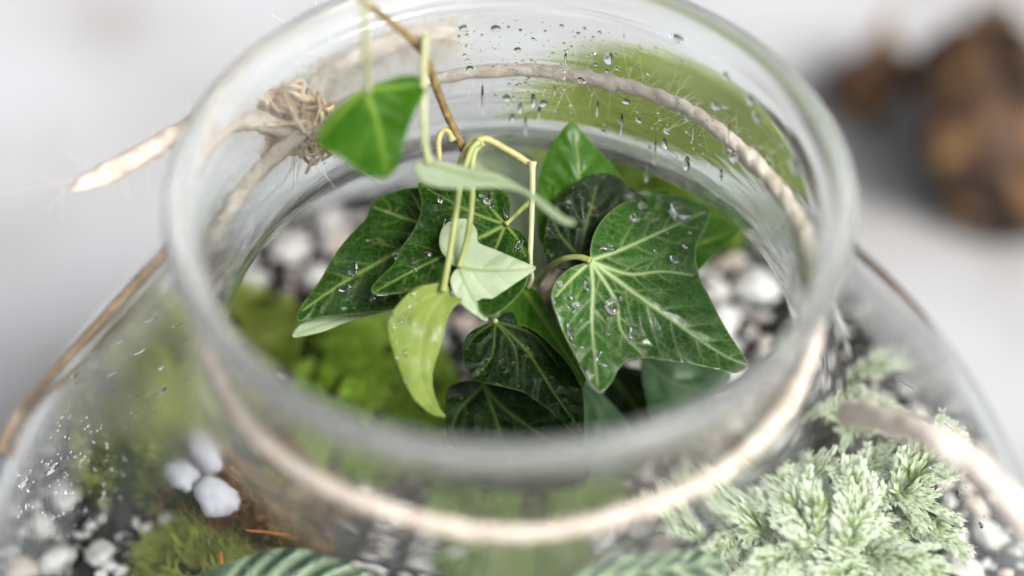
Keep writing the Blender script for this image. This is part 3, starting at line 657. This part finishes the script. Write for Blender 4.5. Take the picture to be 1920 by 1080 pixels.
    o = obj(name, V_, T, M[mat] if isinstance(mat, str) else mat, root, attrs=dict(vein=vein, edge=edge), label=label)
    s_ = o.modifiers.new('thickness', 'SOLIDIFY'); s_.thickness = .00035; s_.offset = -1
    def surf(px, py):
        q = np.array([[px, py], [px+2, py], [px, py+2]], float); d = depth(q, np.full(3, 20.0), None)
        p_ = [CAM+ray(a_, b_)*dd for (a_, b_), dd in zip(q, d)]
        n_ = np.cross(p_[2]-p_[0], p_[1]-p_[0]); n_ /= np.linalg.norm(n_)
        if n_@(CAM-p_[0]) < 0: n_ = -n_
        return p_[0], n_, d[0]
    o_drops = lambda L_: [leaf_drop(o, surf, *q) for q in L_]
    return o, surf, o_drops
def leaf_drop(leaf, surf, px, py, r_, sx=1, sy=1, h=.62, ang=0):
    P, n_, D = surf(px, py); rc = r_*D/FPX; sd_ = R_*math.cos(ang)-U_*math.sin(ang)
    v, F = dome(P, n_, rc, h, (sx, sy), sd_, 16, 6, -.012)
    obj('water_drop', v, F, M['water'], leaf)

ivy = empty('ivy_plant', on_z(960, 560, -12.6), label='trailing green ivy hanging inside the jar neck with drops on its leaves', cat='ivy')
# L8 the big wet leaf right
L8, s8, dr8 = make_leaf(ivy, [(1106, 486), (1107, 465), (1115, 435), (1135, 405), (1165, 382), (1205, 369), (1250, 364), (1295, 372), (1330, 391), (1330, 410), (1320, 432), (1307, 460), (1305, 490), (1315, 525), (1330, 555), (1347, 590), (1370, 630), (1390, 660), (1403, 684), (1380, 699), (1350, 693), (1300, 684), (1250, 676), (1210, 671), (1180, 676), (1160, 692), (1145, 720), (1125, 733), (1100, 707), (1080, 670), (1055, 620), (1038, 576), (1034, 550), (1045, 523), (1070, 502), (1095, 493)],
    41.2, (.25, -.62), [[(1108, 488), (1180, 542), (1260, 600), (1350, 662), (1400, 684)], [(1108, 488), (1165, 468), (1245, 432), (1322, 397)], [(1108, 490), (1112, 540), (1110, 610), (1121, 722)], [(1112, 492), (1180, 514), (1240, 509), (1298, 516)], [(1108, 490), (1075, 520), (1042, 556)], [(1112, 496), (1155, 565), (1165, 620), (1205, 665)]],
    'ivy_wet', 'leaf', 'large wet ivy leaf with round water drops, facing up at the right', 2.6, .06, [((1108, 488), (1400, 684), .45), ((1322, 397), (1108, 488), .15)], -.03, .06, 3.6, seed=1)
dr8([(1274, 399, 22, 1.1, .95, .6), (1205, 386, 10), (1240, 374, 8.5), (1189, 409, 10.5), (1184, 383, 6), (1138, 464, 11, 1.9, .9, .5), (1264, 487, 9.5), (1235, 411, 5, .8, 1.5), (1152, 402, 5), (1165, 398, 4.5), (1149, 437, 5), (1150, 421, 4.5), (1170, 420, 4), (1196, 434, 4.5), (1228, 470, 4), (1285, 462, 5), (1294, 435, 4), (1052, 532, 8), (1100, 535, 9, .7, 1.6, .5), (1083, 572, 9, 1.1, .8, .5), (1148, 575, 15, 1, 1, .35), (1185, 625, 9, 1.7, .7, .45, 1.9), (1070, 620, 13, .55, 1.6, .4, 0), (1120, 665, 9, 1.5, .7, .4, 2.0), (1078, 648, 4), (1105, 700, 5), (1135, 684, 5), (1140, 625, 4.5), (1060, 557, 4), (1073, 558, 5), (1092, 650, 4), (1040, 563, 5), (1066, 575, 4), (1252, 436, 3), (1218, 400, 3), (1228, 500, 3), (1165, 560, 4)])
# L4 mid wet leaf
L4, s4, dr4 = make_leaf(ivy, [(785, 343), (830, 335), (890, 338), (931, 352), (949, 361), (957, 376), (957, 397), (950, 417), (958, 424), (977, 436), (988, 454), (992, 475), (993, 500), (985, 535), (962, 565), (925, 592), (905, 585), (890, 560), (850, 545), (821, 531), (786, 538), (755, 549), (723, 551), (699, 550), (698, 536), (716, 516), (737, 495), (748, 472), (761, 452), (777, 428), (788, 400), (789, 370)],
    41.5, (.1, -.5), [[(948, 422), (890, 450), (828, 481), (760, 515), (702, 548)], [(948, 421), (889, 400), (847, 379), (803, 355)], [(948, 421), (925, 395), (908, 372)], [(947, 423), (931, 462), (905, 520)], [(950, 423), (970, 448), (985, 480)], [(945, 422), (899, 447), (860, 440)]],
    'ivy_dark', 'leaf', 'dark wet ivy leaf in the middle, its stalk joining at the right notch', 2.6, .06, [((948, 422), (702, 548), -.3)], 0, .06, 2.6, seed=2)
dr4([(915, 374, 10), (949, 397, 9, .7, 1.9, .55, 0), (974, 458, 9, .7, 1.9, .5, .4), (903, 365, 5), (922, 387, 4.5), (897, 375, 3), (802, 475, 7, 1.3, .8), (775, 490, 5), (780, 505, 4), (860, 350, 4), (812, 500, 4, .5, 2), (770, 470, 3.5), (826, 373, 7, .7, 1.3), (840, 425, 14, .8, 1.4, .2)])
# L3 dark left leaf
L3, s3, dr3 = make_leaf(ivy, [(800, 353), (761, 353), (727, 362), (707, 372), (694, 387), (687, 407), (670, 426), (649, 449), (631, 472), (616, 497), (600, 525), (582, 549), (562, 578), (556, 594), (565, 602), (610, 595), (681, 588), (723, 582), (755, 574), (800, 550), (835, 500), (832, 430), (815, 375)],
    42.0, (-.15, -.35), [[(812, 428), (748, 470), (660, 520), (610, 552), (568, 582)], [(808, 425), (750, 406), (700, 388)], [(808, 423), (790, 395), (773, 364)], [(812, 432), (780, 500), (720, 560)]],
    'ivy_dark', 'leaf', 'long pointed dark ivy leaf reaching left over the moss', 2.6, .06, [((812, 428), (568, 582), .35)], 0, .05, 3.6, seed=3)
dr3([(698, 565, 8, 1, 1, .7), (660, 505, 13, .8, 1.3, .2), (645, 540, 10, 1.3, .8, .2), (742, 480, 6), (690, 450, 3), (720, 545, 14, 1.6, .7, .15)])
make_leaf(ivy, [(549, 632), (552, 620), (566, 606), (607, 592), (681, 582), (735, 578), (715, 586), (674, 596), (645, 605), (610, 619), (575, 628)], 42.5, (0, -.9), [[(735, 580), (650, 595), (555, 627)]], 'ivy_pale', 'leaf', 'pale folded ivy leaf edge showing under the dark left leaf', 2.6, .02, seed=4, second=False)
# L5 pale underside
make_leaf(ivy, [(873, 410), (852, 411), (832, 423), (824, 444), (826, 467), (837, 483), (850, 497), (857, 501), (848, 513), (844, 528), (850, 548), (864, 569), (885, 587), (906, 601), (914, 601), (916, 580), (919, 565), (934, 553), (962, 534), (990, 515), (1005, 502), (990, 494), (962, 482), (927, 467), (897, 454), (895, 436), (887, 420)],
    40.6, (.1, -.4), [[(860, 500), (899, 507), (962, 507), (1003, 502)], [(859, 499), (848, 455), (868, 416)], [(860, 502), (880, 548), (909, 596)], [(860, 500), (838, 478), (828, 460)]], 'ivy_pale', 'leaf', 'pale silvery leaf underside hanging in the centre', 2.6, .04, [((860, 500), (1003, 502), .3)], 0, .05, 3.0, seed=5, fine_w=1.9)
# L6 lime curled leaf
L6, s6, dr6 = make_leaf(ivy, [(835, 531), (821, 531), (793, 536), (765, 550), (748, 569), (732, 590), (726, 615), (732, 643), (741, 671), (751, 699), (769, 738), (786, 759), (811, 778), (835, 782), (825, 766), (814, 738), (811, 706), (818, 675), (829, 643), (837, 604), (850, 578), (866, 563), (857, 557), (843, 552), (842, 540)],
    40.3, (.35, -.1), [[(835, 545), (800, 600), (785, 680), (800, 745), (830, 778)], [(833, 545), (795, 560), (745, 590)]], 'ivy_lime', 'leaf', 'yellow green curled ivy leaf hanging at lower left of centre', 2.6, .04, [((835, 545), (800, 760), -.75)], -.06, .07, 2.6, seed=6, second=False)
dr6([(776, 551, 5), (788, 562, 4), (770, 574, 5), (769, 601, 6, .8, 1.2), (752, 603, 5), (740, 612, 4), (760, 661, 6, .7, 1.4), (745, 671, 4), (735, 620, 3), (738, 590, 4), (762, 716, 4), (790, 612, 4), (757, 590, 3), (744, 640, 3), (730, 605, 3)])
# L12 leaf with bright raised margin behind
make_leaf(ivy, [(930, 570), (950, 550), (976, 532), (994, 536), (1011, 550), (1029, 579), (1045, 608), (1062, 637), (1085, 685), (1099, 714), (1090, 725), (1070, 690), (1045, 660), (1000, 620), (950, 600)], 41.9, (-.2, -.3), [[(978, 536), (1020, 600), (1085, 700)]], 'ivy_bright', 'leaf', 'narrow bright green ivy leaf edge between the two large dark leaves', 2.6, .03, seed=7)
# L7 dark lower leaf
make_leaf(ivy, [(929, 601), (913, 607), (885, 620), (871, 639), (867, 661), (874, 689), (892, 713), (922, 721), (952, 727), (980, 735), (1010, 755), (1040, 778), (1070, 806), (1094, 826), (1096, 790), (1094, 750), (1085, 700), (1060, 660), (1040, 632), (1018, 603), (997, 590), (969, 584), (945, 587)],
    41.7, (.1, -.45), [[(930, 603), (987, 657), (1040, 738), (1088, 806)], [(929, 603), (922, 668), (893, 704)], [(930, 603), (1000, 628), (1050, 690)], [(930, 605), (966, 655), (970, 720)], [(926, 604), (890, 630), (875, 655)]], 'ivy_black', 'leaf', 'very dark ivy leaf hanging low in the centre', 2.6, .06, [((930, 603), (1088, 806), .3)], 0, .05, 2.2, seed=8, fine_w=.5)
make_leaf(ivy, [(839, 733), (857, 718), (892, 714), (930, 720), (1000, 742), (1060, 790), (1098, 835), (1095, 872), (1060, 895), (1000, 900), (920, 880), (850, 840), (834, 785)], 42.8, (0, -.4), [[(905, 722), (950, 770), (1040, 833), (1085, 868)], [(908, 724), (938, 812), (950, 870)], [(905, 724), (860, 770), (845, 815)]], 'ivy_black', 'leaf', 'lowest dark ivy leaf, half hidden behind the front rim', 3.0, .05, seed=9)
# L9, L10 behind
make_leaf(ivy, [(1070, 230), (1045, 255), (1025, 290), (1012, 330), (1007, 370), (1008, 420), (1020, 460), (1080, 470), (1170, 450), (1240, 420), (1275, 385), (1255, 360), (1220, 354), (1187, 357), (1167, 335), (1145, 305), (1115, 274), (1090, 245)], 42.6, (.3, -.1), [[(1085, 440), (1087, 335), (1076, 240)], [(1090, 430), (1150, 380), (1240, 362)], [(1085, 430), (1040, 400), (1015, 350)]], 'ivy_bright', 'leaf', 'upright bright green ivy leaf with pale rim at the back', 2.6, .04, [((1087, 440), (1076, 240), .35)], -.05, .06, 2.4, seed=10)
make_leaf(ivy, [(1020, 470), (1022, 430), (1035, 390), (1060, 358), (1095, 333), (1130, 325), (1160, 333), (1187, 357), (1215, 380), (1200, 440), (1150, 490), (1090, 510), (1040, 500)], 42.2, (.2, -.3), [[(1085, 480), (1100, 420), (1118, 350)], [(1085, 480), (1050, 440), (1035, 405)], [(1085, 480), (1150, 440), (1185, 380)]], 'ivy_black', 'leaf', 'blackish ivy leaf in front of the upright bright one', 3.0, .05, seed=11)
make_leaf(ivy, [(1318, 400), (1340, 404), (1365, 414), (1385, 430), (1365, 456), (1330, 486), (1306, 506), (1270, 500), (1270, 430)], 43.0, (.4, -.6), [[(1272, 470), (1320, 455), (1378, 432)]], 'ivy_bright', 'leaf', 'small green ivy leaf peeking out right of the wet leaf', 3.0, .05, seed=12)
make_leaf(ivy, [(1203, 676), (1240, 668), (1300, 680), (1370, 700), (1345, 740), (1290, 775), (1230, 795), (1212, 750)], 44.0, (0, -.5), [[(1210, 680), (1270, 720), (1335, 735)]], 'ivy_blue', 'leaf', 'greyish green ivy leaf under the right wet leaf', 3.5, .05, seed=13)
make_leaf(ivy, [(1085, 705), (1110, 725), (1145, 755), (1180, 800), (1185, 850), (1140, 870), (1092, 850), (1080, 780)], 44.2, (0, -.5), [[(1095, 720), (1130, 780), (1165, 845)]], 'ivy_blue', 'leaf', 'greyish green ivy leaf low beside the dark leaf', 3.5, .05, seed=14)
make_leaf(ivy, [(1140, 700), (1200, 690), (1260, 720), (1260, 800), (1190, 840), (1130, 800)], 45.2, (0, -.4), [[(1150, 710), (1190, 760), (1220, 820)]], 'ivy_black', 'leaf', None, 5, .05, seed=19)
make_leaf(ivy, [(880, 295), (935, 278), (1000, 292), (1020, 340), (1022, 410), (1018, 480), (1008, 540), (985, 550), (955, 480), (925, 400), (890, 350)], 45.5, (0, -.3), [[(900, 300), (970, 380), (1005, 520)]], 'ivy_pale', 'leaf', 'pale blurred ivy leaf far behind the arched stalk', 4, .05, seed=15, second=False)
# L2 pale leaf seen edge-on
make_leaf(ivy, [(776, 312), (782, 303), (800, 299), (825, 300), (852, 306), (892, 318), (931, 324), (957, 337), (983, 353), (1010, 368), (1037, 389), (1061, 407), (1078, 413), (1074, 420), (1053, 415), (1022, 394), (983, 362), (944, 350), (905, 350), (865, 351), (826, 349), (795, 342), (782, 328)], 38.6, (.35, -1.6), [[(800, 305), (880, 330), (960, 348), (1070, 416)]], 'ivy_pale', 'leaf', 'pale leaf seen edge-on, crossing in front of the stalks', 2.6, .03, seed=16, second=False)
# L1 blurred green leaf upper left
make_leaf(ivy, [(799, 154), (780, 142), (749, 143), (711, 155), (686, 165), (654, 183), (623, 208), (601, 239), (595, 261), (604, 277), (623, 286), (645, 299), (667, 315), (692, 329), (717, 335), (730, 331), (743, 315), (752, 290), (761, 258), (774, 220), (787, 192), (798, 170)], 37.6, (.3, -.45), [[(684, 165), (705, 220), (716, 270), (727, 325)], [(684, 165), (740, 165), (792, 158)], [(684, 165), (640, 210), (600, 258)]], 'ivy_bright', 'leaf', 'blurred bright green leaf on the stem at upper left', 2.6, .05, [((684, 165), (727, 325), .2)], 0, .06, 5.5, seed=17, fine_w=.5)

def stalk(pts, r0, r1, mat, name='stalk', label=None, n=40, knob=0.0):
    P = [at(a_, b_, d_) for a_, b_, d_ in pts]; C = catmull(P, n=n); r_ = np.linspace(r0, r1, n)*.88*(1+max(knob, .045)*vnoise(np.arange(n)[:, None]*.5, len(pts)+int(pts[0][0]), 3)+.5*np.exp(-np.arange(n)/1.2)+.35*np.exp(-np.arange(n)[::-1]/1.2))
    v, F = tube(C, r_, 10); return obj(name, v, F, M[mat], ivy, label=label)
stalk([(560, -110, 37.4), (620, -50, 37.4), (682, 2, 37.6), (735, 43, 38.2), (783, 82, 38.9)], .085, .10, 'bark_stem', 'stem', None, 40, .05)
stalk([(783, 82, 38.9), (800, 112, 39.4), (815, 155, 39.9), (830, 195, 40.4), (850, 240, 40.9), (873, 290, 41.4), (890, 340, 42.2), (925, 430, 44), (950, 520, 46.5), (960, 590, 48)], .10, .13, 'bark_stem', 'stem', None, 80, .07)
stalk([(797, 72, 38.7), (795, 120, 38.3), (794, 200, 38.1), (796, 260, 38.2), (804, 304, 38.5)], .10, .085, 'petiole_pale', 'stalk')
stalk([(684, -60, 35.6), (684, 20, 36), (686, 90, 36.6), (688, 140, 37.2), (690, 172, 37.6)], .09, .08, 'petiole_pale', 'stalk')
stalk([(848, 262, 41.0), (841, 246, 40.9), (829, 247, 40.9), (822, 266, 40.9), (824, 300, 41.0), (826, 345, 41.3)], .085, .07, 'green_stem', 'stalk')
stalk([(862, 318, 41.0), (868, 296, 41.0), (880, 275, 40.9), (898, 263, 40.9), (915, 262, 41.0), (944, 277, 41.1), (970, 292, 41.2), (994, 309, 41.2), (1003, 314, 41.2)], .105, .095, 'green_stem', 'stem', None, 60, .06)
stalk([(998, 304, 41.1), (998, 360, 41.0), (996, 430, 41.1), (994, 490, 41.2), (997, 520, 41.5), (990, 538, 41.8)], .085, .065, 'petiole_pale', 'stalk')
stalk([(898, 266, 40.8), (884, 280, 40.7), (875, 305, 40.6), (864, 340, 40.4), (855, 400, 40.2), (846, 460, 40.1), (838, 505, 40.1), (831, 546, 40.2)], .085, .085, 'petiole', 'stalk', None, 60)
stalk([(903, 268, 40.9), (890, 285, 40.8), (885, 315, 40.7), (886, 350, 40.5), (882, 410, 40.3), (874, 455, 40.4), (861, 500, 40.5)], .085, .075, 'petiole', 'stalk', None, 60)
stalk([(1108, 489, 41.1), (1085, 482, 41.2), (1055, 486, 41.5), (1030, 502, 42.2), (1010, 530, 43.5)], .075, .09, 'petiole', 'stalk')
stalk([(948, 421, 41.4), (962, 408, 41.6), (978, 392, 42.2), (992, 380, 43)], .055, .075, 'petiole', 'stalk')
stalk([(929, 602, 41.6), (925, 590, 42.2), (922, 570, 43)], .05, .06, 'petiole', 'stalk')
stalk([(812, 428, 42), (840, 410, 42.6), (880, 380, 43.2), (910, 360, 43.4)], .06, .07, 'petiole', 'stalk')
stalk([(1086, 470, 42.6), (1050, 520, 44), (1010, 570, 46)], .07, .08, 'petiole', 'stalk')

# striped-leaf plant at the bottom (fittonia-like leaves pressed to the glass)
strp = empty('striped_plant', on_z(800, 1100, -12.5), label='plant with dark green leaves banded in pale silver green, low at the front', cat='plant')
def striped(outline, D0, grad, mid, lab, seed):
    # the pale bands follow the side veins
    vs_ = [mid]; C = catmull(mid, n=60); rg = np.random.default_rng(seed)
    side = []
    for q in range(4, 56, 7):
        P = C[q]; dr = C[min(q+2, 59)]-C[q]; dr /= np.linalg.norm(dr)
        for sg in (1, -1):
            a_ = sg*.85; d2 = np.array([dr[0]*math.cos(a_)-dr[1]*math.sin(a_), dr[0]*math.sin(a_)+dr[1]*math.cos(a_)])
            side.append([P, P+d2*50+dr*10, P+d2*105+dr*45, P+d2*150+dr*100])
    return make_leaf(strp, outline, D0, grad, vs_+side, 'striped', 'leaf', lab, 3.5, .12, (), 0, .05, 7.5, False, seed)
o_, s_, drs = striped([(370, 1085), (420, 1062), (470, 1040), (520, 1022), (570, 1018), (620, 1026), (670, 1042), (715, 1062), (760, 1082), (800, 1120), (760, 1180), (640, 1200), (480, 1170), (390, 1120)], 39.2, (0, -.7), [(400, 1105), (520, 1085), (640, 1095), (780, 1120)], 'banded leaf at bottom left, rounded and dotted with drops', 1)
drs([(555, 1068, 9), (520, 1033, 6), (640, 1050, 6), (470, 1060, 5), (600, 1040, 5), (700, 1070, 6), (450, 1050, 5)])
o_, s_, drs = striped([(940, 1085), (1000, 1068), (1060, 1055), (1100, 1030), (1160, 1012), (1220, 1006), (1280, 1012), (1335, 1030), (1350, 1060), (1330, 1110), (1240, 1160), (1100, 1170), (980, 1130)], 38.8, (0, -.7), [(960, 1095), (1100, 1070), (1220, 1060), (1345, 1045)], 'banded leaf at bottom centre, beside the pale spike moss', 2)
drs([(1313, 1052, 7), (1270, 1040, 7), (1110, 1060, 6), (1200, 1040, 6), (1250, 1070, 7), (1060, 1070, 6), (1160, 1030, 5), (1220, 1020, 5)])
gl = empty('broad_leaf_plant', on_z(1000, 1060, -12.5), label='light green smooth leaf standing below the front of the twine', cat='plant')
make_leaf(gl, [(895, 1090), (908, 1040), (920, 1005), (960, 985), (1020, 980), (1075, 990), (1105, 1020), (1070, 1060), (1020, 1100), (960, 1130), (915, 1120)], 39.8, (0, -.6), [[(960, 1120), (990, 1050), (1010, 990)]], 'ivy_lime', 'leaf', None, 4, .05, seed=21, second=False)

# ------------------------------------------------------------------ pale spike moss on the right
def frond_mesh(seed, L=2.6):
    rg = np.random.default_rng(seed); acc = Acc(); npin = 8
    s_ = np.linspace(0, 1, 30); rach = np.stack([s_*L, .4*L*s_**2*rg.uniform(-.6, .6), .16*L*np.sin(s_*2.6)-.34*L*s_**2], 1)
    v, F = tube(rach, np.linspace(.035, .012, 30), 5, False); acc.add(v, F, .1)
    for k_ in range(npin):
        u = .04+.94*k_/npin
        for sg in (1, -1):
            uu = min(.98, u+.05*rg.random()); i_ = int(uu*29); P = rach[i_]; dr = rach[min(i_+1, 29)]-rach[max(i_-1, 0)]; dr /= np.linalg.norm(dr)
            pl = L*.30*(math.sin(min(1, (u+.16)*.9)*math.pi)**.6)*rg.uniform(.75, 1.15)+.15
            ang_ = rg.uniform(.55, .95)-.3*u; lat = np.cross([0, 0, 1], dr); d = dr*math.cos(ang_)+sg*lat*math.sin(ang_)+np.array([0, 0, rg.uniform(-.1, .3)])
            nl = max(5, int(pl/.05)); tq = np.linspace(0, 1, nl)
            C = P+np.outer(tq, d)*pl+np.outer(tq**2, dr)*pl*rg.uniform(.1, .5)+np.outer(tq**2, [0, 0, -1])*pl*rg.uniform(.1, .5)+rg.normal(size=(nl, 3))*.010
            for q in range(nl):
                tdir = C[min(q+1, nl-1)]-C[max(q-1, 0)]; tdir /= np.linalg.norm(tdir)+1e-9; la = np.cross([0, 0, 1.0], tdir)
                for s2 in (1, -1):
                    ll = .46*(1-.45*tq[q])*rg.uniform(.7, 1.2); a_ = rg.uniform(.25, .55)*s2; e = tdir*math.cos(a_)+la*math.sin(a_)+np.array([0, 0, rg.uniform(0, .3)]); wv = np.cross(e, [0, 0, 1.0])+rg.normal(size=3)*.3; wv /= np.linalg.norm(wv)+1e-9
                    B0 = C[q]; v = np.array([B0, B0+e*ll*.55+wv*.058, B0+e*ll-np.array([0, 0, .05]), B0+e*ll*.55-wv*.058])
                    acc.add(v, np.array([[0, 1, 2], [0, 2, 3]]), np.clip(np.array([.0, .55, .95, .55])+.30*tq[q]-.08+rg.uniform(-.2, .15), 0, 1))
    fs_ = [F if F.shape[1] == 3 else np.concatenate([F[:, [0, 1, 2]], F[:, [0, 2, 3]]]) for F in acc.f]
    return np.concatenate(acc.v), np.concatenate(fs_), acc.attr()
fm = []
for q in range(6):
    v, F, a_ = frond_mesh(50+q); fm.append(mesh('frond', v, F, M['fern'], False, dict(tip=a_)))
fern = empty('spike_moss', on_z(1500, 950, -12.3), label='feathery pale green spike moss with whitish frond tips at lower right', cat='plant')
def frond(px, py, z, heading, scale, tilt=.2, roll=0):
    P = on_z(px, py, z); o = put(fm[rnd.randrange(6)], 'frond', fern, P); o.scale = (scale,)*3
    o.rotation_euler = Euler((roll, -tilt, heading), 'XYZ')
fr = random.Random(21)
for (px, py, rad) in ((1480, 990, 55), (1545, 930, 55), (1600, 890, 45), (1630, 960, 50), (1560, 1020, 70), (1440, 1010, 25), (1650, 1040, 45), (1590, 830, 35), (1550, 800, 30), (1560, 720, 20), (1480, 1075, 50), (1590, 1085, 60), (1370, 1000, 10), (1300, 990, 8), (1410, 960, 15)):
    for q in range(2):
        a_ = fr.uniform(0, 6.28); z_ = -10.0+.9*min(1, max(0, (py-700)/330))+fr.uniform(-.4, .3)
        frond(px+rad*.6*math.cos(a_), py+rad*.6*math.sin(a_), z_, -a_+fr.uniform(-.8, .8), fr.uniform(.7, 1.05)*(.6 if py < 850 or px < 1400 else 1), fr.uniform(.05, .6), fr.uniform(-.4, .4))
P = on_z(1480, 1075, -10.6); moss_spots.append((P, 1.0))
moss(on_z(1490, 1085, -11.2), 1.3, 3.2, M['moss_lime'], 'lime yellow moss tuft below the pale spike moss at the bottom edge', 3500, (.3, .7), seed=14)
moss(on_z(1560, 950, -12), 2.6, 2.2, M['moss_dark_and_shade'], 'green moss cushion under the pale spike moss fronds', 6000, (.2, .5), seed=15)

# ------------------------------------------------------------------ brown bark on the table
def lump(P, size, seed, label, spike=None):
    iv5, iF5 = ico(5); d = 1+.22*vnoise(iv5*1.2, seed, 2)+.13*vnoise(iv5*3.0, seed+1, 2)+.05*vnoise(iv5*8, seed+2, 2)
    d -= .22*np.exp(-(vnoise(iv5*1.7, seed+5, 1)/.16)**2)
    v = iv5*d[:, None]*np.array(size)
    if spike is not None:
        for (dirv, amt, wd) in spike:
            dv = np.array(dirv, float); dv /= np.linalg.norm(dv); q = np.exp(-((1-iv5@dv)/wd)); v += np.outer(q*amt, dv)
    v = v+np.array(P); v[:, 2] -= v[:, 2].min()-(TZ-.35)
    obj('bark_chunk', v, iF5, M['bark'], org=P, label=label, cat='bark')
P = on_z(1862, 225, TZ+2.5); lump(P, (3.4, 5.2, 3.0), 3, 'large rough brown bark chunk lying on the white table, blurred, far right', [((.1, 1, .3), 1.6, .12), ((-1, .2, 0), .7, .1)])
P = on_z(1628, 158, TZ+1.4); lump(P, (1.8, 1.7, 1.7), 8, 'small brown bark chunk with upright tip, left of the larger chunk', [((.35, 1, .2), 2.6, .05), ((1, -.1, -.1), 1.1, .08)])

# mossy clump standing on the table behind the jar, seen through the glass neck
def out_moss(px, py, dims, mat, label, seed):
    P0 = on_z(px, py, TZ+4.5); root = empty('moss_clump', (P0[0], P0[1], TZ-.3), label=label, cat='moss')
    iv5, iF5 = ico(5); d = 1+.10*vnoise(iv5*1.5, 61, 2)+.06*vnoise(iv5*5, 62, 2); v = iv5*d[:, None]*np.array(dims)+np.array([P0[0], P0[1], TZ+3.0]); v[:, 2] = np.maximum(v[:, 2], TZ-.25)
    obj('cushion', v, iF5, M['moss_bed'], root)
    rg = np.random.default_rng(seed); nb = 16000; fi = rg.integers(0, len(iF5), nb); w_ = rg.dirichlet([1, 1, 1], nb); base = np.einsum('ij,ijk->ik', w_, v[iF5[fi]]); nr_ = base-np.array([P0[0], P0[1], TZ+1.5]); nr_ /= np.linalg.norm(nr_, axis=1)[:, None]
    dd = nr_+rg.normal(size=(nb, 3))*.5+np.array([0, 0, .3]); dd /= np.linalg.norm(dd, axis=1)[:, None]; sd_ = np.cross(dd, rg.normal(size=(nb, 3))); sd_ /= np.linalg.norm(sd_, axis=1)[:, None]
    L = rg.uniform(.3, .8, (nb, 1)); vv = np.stack([base-sd_*.05, base+sd_*.05, base+dd*L], 1).reshape(-1, 3); obj('moss_shoots', vv, np.arange(nb*3).reshape(-1, 3), mat, root, kind='stuff')
out_moss(1250, 325, (6.6, 4.6, 6.2), M['moss_lime'], 'yellow green moss clump on the table behind the jar, seen through the glass neck', 63)
out_moss(1265, 350, (6.4, 3.0, 5.0), M['moss_dark_and_shade'], 'added dark clump standing in for shade on the yellow green moss behind the jar', 64)  # added clump: its dark colour stands in for the shaded lower side
